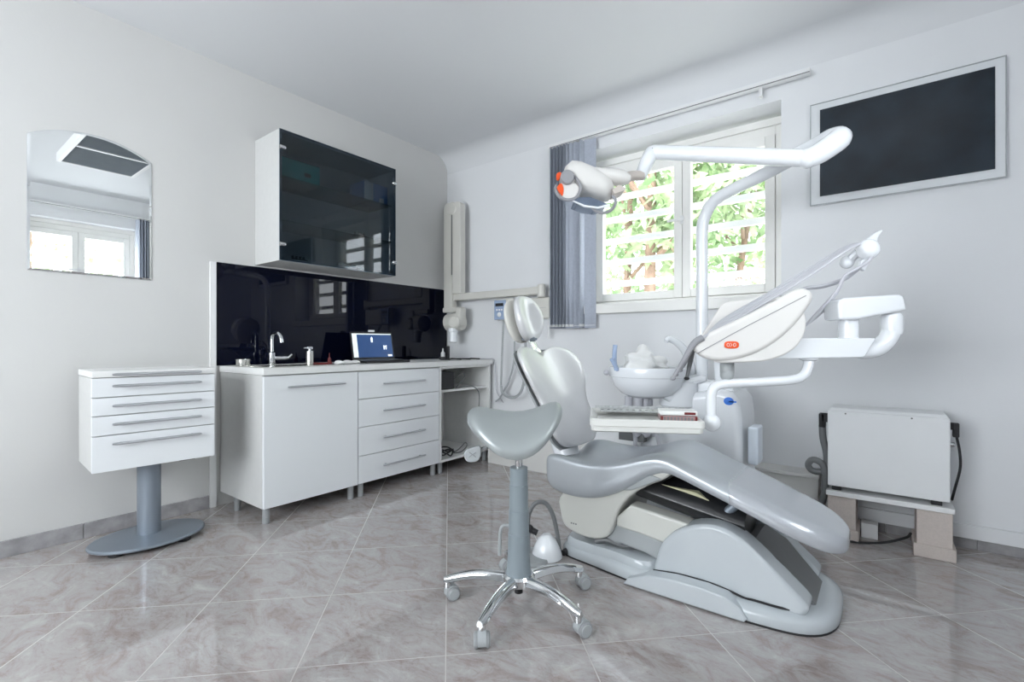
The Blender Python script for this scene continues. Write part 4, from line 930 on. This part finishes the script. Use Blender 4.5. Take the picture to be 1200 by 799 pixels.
bm = nb(); prism(bm, [W(*zp(x, y), FH-.09) for x, y in ((720, 380), (800, 330), (870, 370), (850, 400), (735, 440))], FWD*.10, .006); part('lamp_fin', bm, 'tan', ol)
ringp = [(110, 345), (104, 400), (150, 470), (235, 500), (325, 475), (370, 395), (365, 335), (320, 262), (262, 205)]
bm = nb(); tube(bm, [W(*zp(x, y), FH-.10+.03*(i in (0, 8))) for i, (x, y) in enumerate(ringp)], .0072, 10, 5); part('grip', bm, 'greyring', ol)
bm = nb(); inner = cr([W(*zp(x, y), FH-.095) for x, y in ((120, 350), (115, 395), (160, 455), (235, 485), (315, 462), (355, 395), (345, 345), (280, 300), (200, 300))], 3); prism(bm, inner, FWD*.01, .002); part('grip_web', bm, 'shell', ol)
bm = nb(); inner = cr([W(*zp(x, y), FH-.099) for x, y in ((125, 350), (122, 390), (165, 445), (180, 450), (190, 380), (165, 320))], 3); prism(bm, inner, FWD*.004, .001)
prism(bm, cr([W(*zp(x, y), FH-.06) for x, y in ((115, 215), (150, 195), (170, 215), (165, 250), (135, 285), (112, 265))], 3), FWD*.02, .004); part('orange_button', bm, 'orange', ol)
cc_ = W(*zp(228, 262), FH-.10)
bm = nb(); cyl(bm, cc_-FWD*.02, cc_+FWD*.06, 72/9.23*FH/F, 28, .004); part('lens_knob', bm, 'greyring', ol)
bm = nb(); prism(bm, [W(*zp(x, y), FH-.112) for x, y in ((300, 505), (360, 468), (480, 468), (660, 540), (560, 572), (420, 555))], FWD*.12-UP*.006, .002); part('reflector', bm, 'lens', ol)
bm = nb(); prism(bm, [W(*zp(x, y), FH-.114) for x, y in ((285, 512), (300, 505), (420, 555), (560, 572), (690, 540), (690, 570), (560, 592), (410, 575))], FWD*.01, .001); part('reflector_rim', bm, 'unit', ol)
bm = nb(); tube(bm, [W(*zp(x, y), FH-.09) for x, y in ((490, 575), (540, 620), (612, 640), (690, 618), (742, 560), (748, 500), (715, 455))], .0072, 10, 5); part('rear_grip', bm, 'greyring', ol)

# ================================================================ INSTRUMENT CONSOLE
FC = 1.92
ic = thing('instrument_console', 'warm white instrument console with orange badge held over the chair', 'instrument console', W(880, 400, FC))
def zq(x, y): return (790+x/4.2, 260+y/4.2)
def CP(x, y, f): return W(*zq(x, y), f)
body = [(90, 610), (130, 572), (200, 530), (330, 470), (500, 382), (590, 334), (640, 325), (678, 345), (683, 375), (660, 420), (600, 500), (500, 590), (380, 655), (250, 684), (160, 675), (105, 645)]
bm = nb(); prism(bm, cr([CP(x, y, FC-.12) for x, y in body], 3), FWD*.21+RIGHT*.085, .028, 4); part('upper_shell', bm, 'shell', ic, sharp=50)
low = [(200, 690), (240, 640), (400, 540), (560, 450), (630, 435), (648, 470), (645, 540), (605, 610), (540, 655), (450, 684), (330, 692)]
bm = nb(); prism(bm, cr([CP(x, y, FC-.105) for x, y in low], 3), FWD*.19+RIGHT*.07, .022, 4); part('lower_shell', bm, 'shell', ic, sharp=50)
bm = nb(); tube(bm, [CP(x, y, FC-.122) for x, y in ((112, 648), (200, 600), (330, 528), (480, 450), (600, 388), (650, 362))], .0014, 6, 4); part('seam', bm, 'greyring', ic)
bm = nb(); prism(bm, [CP(x, y, FC+.10) for x, y in ((120, 590), (240, 402), (270, 390), (440, 374), (520, 380), (500, 430), (250, 560))], FWD*.02, .006); part('back_panel', bm, 'shell', ic)
bc_ = [CP(282+36*math.copysign(abs(math.cos(a))**.6, math.cos(a)), 605+18*math.copysign(abs(math.sin(a))**.7, math.sin(a)), FC-.1205) for a in [2*PI*i/28 for i in range(28)]]
bm = nb(); prism(bm, bc_, -FWD*.003, .001); bd = part('badge', bm, 'orange', ic)
bm = nb()
for k, x in enumerate((266, 282, 298)):
    if k == 1: tube(bm, [CP(x-6, 596, FC-.124), CP(x+4, 605, FC-.124), CP(x-6, 614, FC-.124)], .0009, 5)
    else: tube(bm, [CP(x+6*math.cos(a), 605+8*math.sin(a), FC-.124) for a in [2*PI*i/12 for i in range(12)]], .0009, 5, 0, True)
part('badge_mark', bm, 'paper', bd)
# lower beam, elbow tube, upper box, post
def zr(x, y): return (930+x/7.264, 330+y/7.264)
def RP(x, y, f): return W(*zr(x, y), f)
bm = nb(); prism(bm, [RP(x, y, FC-.045) for x, y in ((-150, 480), (690, 480), (702, 490), (610, 640), (590, 646), (-250, 660), (-260, 500))], FWD*.10, .010, 3); part('carrier_beam', bm, 'unit', ic)
bm = nb(); tube(bm, [RP(x, y, FC+.0) for x, y in ((560, 590), (640, 585), (720, 560), (790, 500), (828, 430), (838, 370), (838, 290))], [.031, .033, .034, .034, .034, .035, .036], 18, 5); part('elbow_tube', bm, 'unit', ic)
bm = nb(); lathe(bm, [(.0, -.058), (.034, -.055), (.037, -.04), (.037, .015), (.03, .028), (0, .03)], RP(838, 330, FC), 24); part('joint_collar', bm, 'unit', ic)
ubx = [(392, 305), (388, 190), (400, 155), (440, 136), (900, 105), (940, 118), (955, 150), (970, 240), (560, 320), (440, 326), (405, 320)]
bm = nb(); prism(bm, [RP(x, y, FC-.05) for x, y in ubx], FWD*.10, .022, 4); part('balance_arm', bm, 'unit', ic)
pt = RP(465, 330, FC+.01); pb_ = RP(465, 492, FC+.01)
bm = nb(); lathe(bm, [(.036, 0), (.036, .012), (.0345, .016), (.0345, (pt-pb_).length+.02), (0, (pt-pb_).length+.02)], pb_-UP*.004, 28); part('post', bm, 'unit', ic)
# hidden feeder arm from the unit body to the beam
bm = nb(); tube(bm, [W(900, 411, FC+.02), W(880, 411, FC+.25), Vector((-.66, 2.60, .965)), Vector((-.70, 2.72, .93)), Vector((-.70, 2.76, .76))], .03, 14, 5); part('feeder_arm', bm, 'unit', ic)
# hose carrier (bobbin)
bm = nb(); bb = CP(955, 135, FC); tube(bm, [CP(905, 150, FC+.03), CP(930, 142, FC+.02), CP(960, 135, FC), CP(985, 138, FC-.02)], [.024, .03, .037, .03], 18, 4)
ball(bm, CP(955, 135, FC-.01), .040, 14); ball(bm, CP(850, 198, FC+.06), .026, 10); tube(bm, [CP(850, 198, FC+.06), CP(905, 150, FC+.03)], .018, 10)
tube(bm, [CP(965, 105, FC), CP(985, 75, FC), CP(1005, 55, FC), CP(1022, 44, FC)], [.026, .014, .008, .003], 12, 3)
prism(bm, [CP(x, y, FC-.01) for x, y in ((975, 160), (1000, 150), (965, 195), (940, 240), (915, 225), (925, 190))], FWD*.02, .004); part('hose_carrier', bm, 'unit', ic)
# tray arm under the console
bm = nb(); lathe(bm, [(.024, 0), (.026, .01), (.026, .06), (.02, .07), (0, .071)], W(852, 440, FC-.03), 18, (0, 0, 1)); ball(bm, W(852, 439, FC-.035), .026, 10); part('swivel', bm, 'ltgrey', ic)

# handpieces with their hoses
def hand(label, k, f, tipx, tipy, dark):
    r = thing('dental_handpiece', label, 'handpiece', CP(110, 600, f), 0, 'handpieces on the console')
    bm = nb(); a = CP(95, 600+k*8, f-.10); b = CP(tipx, tipy, f-.11); mid = a.lerp(b, .5)
    tube(bm, [CP(140, 570+k*6, f-.10), a, mid, b], [.013, .012, .009, .006], 12, 4); part('handle', bm, 'handp' if dark else 'greyring', r)
    bm = nb(); ball(bm, b, .009, 8, (1.2, 1, .8)); part('tip', bm, 'black' if dark else 'greyring', r)
    h0 = CP(140, 570+k*6, f-.10)
    bm = nb(); s = k*.012
    up = [h0, CP(230, 520-k*10, f-.06), CP(400, 425-k*12, f), CP(560, 330-k*12, f), CP(720, 228-k*10, f), CP(850, 140-k*6, f), CP(935, 100+k*3, f+.01), CP(985, 110+k*6, f), CP(965, 185, f-.01), CP(900, 230+k*3, f), CP(840, 265+k*6, f)]
    if k < 2: dn = [CP(730, 420+k*20, f+.03), CP(650, 505, f+.06), CP(600, 530, f+.08)]; up = up+[CP(800, 340+k*8, f+.01)]+dn
    else: dn = [CP(740, 300+k*6, f+.02), CP(660, 312+k*5, f+.03), CP(590, 345, f+.04)]; up = up+dn
    tube(bm, up, .0062, 8, 6); part('hose', bm, 'hose', r)
hand('grey handpiece at the front of the console row', 0, FC-.02, -6, 770, False)
hand('grey handpiece second in the console row', 1, FC+.02, 8, 752, False)
hand('black-tipped syringe handpiece in the console row', 2, FC+.05, 62, 770, True)
hand('rearmost grey handpiece in the console row', 3, FC+.09, 30, 730, False)

# ================================================================ BRACKET TRAY
fT = 1.86
bt_ = thing('bracket_tray', 'cream bracket tray on a bent white arm under the console', 'tray', W(760, 497, 1.95))
bm = nb(); tube(bm, [W(833.5, 494, FC-.05), W(833.5, 470, FC-.05), W(834, 461, FC-.05), W(838, 453, FC-.05), W(852, 449.5, FC-.045), W(900, 447, FC-.035), W(930, 444.5, FC-.03), W(942, 439, FC-.02), W(947, 429, FC-.01), W(948, 416, FC)], .0185, 14, 6)
lathe(bm, [(.02, 0), (.034, .006), (.036, .012), (0, .014)], W(948, 423, FC-.003), 20); part('arm', bm, 'unit', bt_)
bm = nb(); ball(bm, W(834, 495, FC-.05), .034, 14); part('ball_joint', bm, 'unit', bt_)
tc_ = W(753, 494, 1.95); tz = W(756, 494, 1.90).z
rot = YAW-R(10)
mt = Matrix.Translation((tc_.x, tc_.y, .705)) @ Matrix.Rotation(rot, 4, 'Z')
TW, TD = .208, .165
def trr(k, z, r=.02): return [mt @ Vector(p) for p in rr(-TW+k, TW-k, -TD+k, TD-k, z, r, 4)]
bm = nb(); loft(bm, [trr(.012, -.034), trr(.006, -.03), trr(.004, -.012), trr(0, -.010), trr(0, .012), trr(.006, .016), trr(.012, .014), trr(.03, -.006, .02)]); part('tray_body', bm, 'tray', bt_)
bm = nb(); bx(bm, (-TW+.04, .06, .012), (TW-.02, TD-.015, .018), .002, 1, mt)
bx(bm, (-TW+.02, TD-.012, .006), (TW-.02, TD-.004, .026), .001, 1, mt)
part('rear_rack', bm, 'trayin', bt_)
bm = nb()
for i in range(14): cyl(bm, mt @ Vector((-TW+.05+.026*i, .09, .0175)), mt @ Vector((-TW+.05+.026*i, .09, .0195)), .006, 10)
part('rack_holes', bm, 'handp', bt_)
bm = nb(); tube(bm, [mt @ Vector((TW-.01, -.04, -.01)), W(832, 496, FC-.05)], .008, 8); part('tray_stub', bm, 'unit', bt_)
# bur box on the tray
mb = mt @ Matrix.Translation((.125, -.055, .012))
bb_ = thing('bur_box', 'clear plastic box of dental burs on the right of the tray', 'box', mb.translation, rot)
bm = nb(); bx(bm, (-.068, -.04, -.010), (.068, .045, .012), .004, 2, mb); part('tray_box', bm, 'pinkclear', bb_)
bm = nb(); bx(bm, (-.068, -.04, .013), (.068, .045, .03), .004, 2, mb); part('lid', bm, 'paper', bb_)
bm = nb()
for i in range(9): bx(bm, (-.055+.0125*i, -.0415, -.006), (-.049+.0125*i, -.0395, .008), 0, 1, mb)
part('burs', bm, 'handp', bb_)
for lo_, hi_ in (((-.066, -.0412, -.010), (-.058, -.0392, .010)), ((.058, -.0412, -.010), (.066, -.0392, .010)), ((.02, -.0412, .017), (.06, -.0392, .026))):
    bm = nb(); bx(bm, lo_, hi_, 0, 1, mb); part('red_mark', bm, 'red', bb_)


# ================================================================ CEILING LAMP (seen in the mirror)
cl_ = thing('ceiling_light', 'switched-off louvred ceiling light seen in the mirror', 'light', (-1.15, 1.26, H))
bm = nb(); z0 = 2.67
frame(bm, (-1.75, .97, z0), (1, 0, 0), (0, 0, 1), (0, 1, 0), 1.2, .58, .03, .08, .003); part('housing', bm, 'white', cl_)
bm = nb(); bx(bm, (-1.73, .99, 2.72), (-.57, 1.53, 2.74)); part('reflector', bm, 'louvre', cl_)
bm = nb()
for i in range(75): bx(bm, (-1.72+.0153*i, 1.0, 2.676), (-1.7185+.0153*i, 1.52, 2.70))
for i in range(12): bx(bm, (-1.72, 1.02+.042*i, 2.69), (-.58, 1.0225+.042*i, 2.71))
part('louvre', bm, 'louvre', cl_)
bm = nb(); bx(bm, (-1.15-.012, 1.0, 2.668), (-1.15+.012, 1.52, 2.69)); part('cross_bar', bm, 'white', cl_)

# ================================================================ GARDEN
bm = nb(); bx(bm, (-14, WY+.4, -.9), (9, 24, -.8)); g = finish('garden_ground', bm, 'lawn'); g['kind'] = 'structure'
def tree(x, y, hgt, crown, n, leaf, label, lean=0., r=.07, zlo=1.3, seed=1, size=.17):
    rnd = random.Random(seed)
    t = thing('garden_tree', label, 'tree', (x, y, -.8), 0, 'trees outside the window')
    bm = nb(); top = Vector((x+lean, y+.1, hgt))
    tube(bm, [(x, y, -.82), (x+lean*.3+.04, y, .6), (x+lean*.6-.03, y+.05, 1.8), top], [r*1.3, r, r*.8, r*.35], 10, 5)
    for i in range(5):
        a = rnd.uniform(0, 2*PI); z = rnd.uniform(1.7, hgt); s = (z+.8)/(hgt+.8); p = Vector((x+lean*s, y, z)); q = p+Vector((math.cos(a)*.8, math.sin(a)*.5, .6)); tube(bm, [p, p.lerp(q, .5)+UP*.08, q], [r*.45, r*.3, r*.12], 7, 3)
    part('trunk', bm, 'trunk', t)
    bm = nb()
    for i in range(n):
        while True:
            q = Vector((rnd.uniform(-1, 1), rnd.uniform(-1, 1), rnd.uniform(-1, 1)))
            if .25 < q.length < 1: break
        c = Vector((x+lean*.8, y, (hgt+zlo)/2+.3))+Vector((q.x*crown[0], q.y*crown[1], q.z*crown[2]))
        cl = math.sin(c.x*4.1+seed)+math.sin(c.y*3.7)+math.sin(c.z*4.6+2*seed)
        if cl < -.35: continue
        d = Vector((rnd.gauss(0, 1), rnd.gauss(0, .6), rnd.gauss(-.5, .7))).normalized(); s = size*rnd.uniform(.6, 1.3)
        w = d.cross(Vector((rnd.gauss(0, 1), rnd.gauss(0, 1), rnd.gauss(0, 1)))).normalized()*s*.22
        v = [bm.verts.new(c), bm.verts.new(c+d*s*.45+w), bm.verts.new(c+d*s), bm.verts.new(c+d*s*.45-w)]
        bm.faces.new(v)
    me = bpy.data.meshes.new('foliage'); bmesh.ops.translate(bm, vec=-Vector((x, y, -.8)), verts=bm.verts); bm.to_mesh(me); bm.free(); me.materials.append(M[leaf])
    o = bpy.data.objects.new('foliage', me); C.objects.link(o); o.parent = t
    return t
tree(-2.60, 5.6, 4.2, (1.5, .8, 1.5), 2300, 'leafA', 'slender leafy tree behind the left window pane, farthest left trunk', .15, .06, 1.3, 1)
tree(-2.19, 5.45, 4.4, (1.3, .7, 1.5), 2000, 'leafB', 'tree with the thick straight trunk in the left window pane', .05, .085, 1.6, 2)
tree(-2.36, 6.3, 4.2, (1.3, .8, 1.5), 2000, 'leafA', 'tree with leaning trunk near the window mullion', .5, .08, 1.5, 3)
tree(-1.76, 6.0, 4.0, (1.2, .8, 1.7), 2800, 'leafB', 'pale green leafy tree behind the right window pane, left half', .75, .05, .9, 4)
tree(-.55, 6.6, 4.2, (1.4, .9, 1.9), 3000, 'leafA', 'leafy tree behind the right window pane, right half', .1, .05, .8, 5)
tree(-3.0, 8.6, 5.0, (2.2, 1.0, 2.3), 3600, 'leafC', 'deeper green tree standing farther back in the garden, left', 0, .08, .6, 6, .18)
tree(-.9, 9.0, 5.0, (2.4, 1.0, 2.4), 3600, 'leafB', 'yellowish green tree standing farther back in the garden, right', 0, .08, .6, 7, .18)
# tree outside the side window (reflected in the mirror)
tree(4.6, 1.4, 4.0, (.9, 1.6, 1.6), 2600, 'leafB', 'leafy tree outside the side window, seen in the mirror', 0, .06, .8, 8, .16)

# ================================================================ LIGHT
w = bpy.data.worlds.new('sky'); bpy.context.scene.world = w; w.use_nodes = True; nt = w.node_tree; bgd = nt.nodes['Background']
tcn = nt.nodes.new('ShaderNodeTexCoord'); sp = nt.nodes.new('ShaderNodeSeparateXYZ'); L_ = nt.links.new
L_(tcn.outputs['Generated'], sp.inputs[0])
def mr_(src, a0, a1, b0, b1):
    n = nt.nodes.new('ShaderNodeMapRange'); n.interpolation_type = 'SMOOTHSTEP'
    for i, v in zip((1, 2, 3, 4), (a0, a1, b0, b1)): n.inputs[i].default_value = v
    L_(src, n.inputs[0]); return n.outputs[0]
SKY_FAR, SKY_SIDE, SKY_REAR = 4.8, 9.0, 7.0
st_ = nt.nodes.new('ShaderNodeMath'); st_.operation = 'ADD'; L_(mr_(sp.outputs[0], .25, .75, SKY_FAR, SKY_SIDE), st_.inputs[0]); L_(mr_(sp.outputs[1], -.3, -.8, 0, SKY_REAR), st_.inputs[1])
L_(st_.outputs[0], bgd.inputs[1]); bgd.inputs[0].default_value = (.92, .958, 1, 1)
def lamp(name, kind, loc, rot, energy, col=(1, 1, 1), **kw):
    l = bpy.data.lights.new(name, kind); l.energy = energy; l.color = col
    for k, v in kw.items(): setattr(l, k, v)
    o = bpy.data.objects.new(name, l); C.objects.link(o); o.location = loc; o.rotation_euler = rot; return o
lamp('sun', 'SUN', (0, 0, 10), (R(38), 0, R(-75)), 2.4, (1, .97, .9), angle=R(1.5))
def portal(name, loc, rot, sx_, sy_):
    o = lamp(name, 'AREA', loc, rot, 1, shape='RECTANGLE', size=sx_, size_y=sy_); o.data.cycles.is_portal = True
portal('window_portal', ((NX0+NX1)/2, WY+.36, (NZ0+NZ1)/2), (R(-90), 0, 0), NX1-NX0, NZ1-NZ0)
portal('side_window_portal', (XR+.31, (W2[0]+W2[1])/2, (W2[2]+W2[3])/2), (0, R(90), 0), W2[3]-W2[2], W2[1]-W2[0])
portal('added_rear_portal', ((W4[0]+W4[1])/2, YF-.21, (W4[2]+W4[3])/2), (R(90), 0, 0), W4[1]-W4[0], W4[3]-W4[2])

# ================================================================ CAMERA
cam = bpy.data.cameras.new('camera'); cam.sensor_width = 36; cam.lens = F/1200*36; cam.shift_y = (HY-399.5)/1200; cam.clip_start = .02
co = bpy.data.objects.new('camera', cam); C.objects.link(co); co.location = (0, 0, CAMH); co.rotation_euler = (R(90), 0, YAW)
sc_n = bpy.context.scene; sc_n.camera = co
sc_n.view_settings.view_transform = 'Standard'; sc_n.view_settings.look = 'None'; sc_n.view_settings.exposure = 0.27
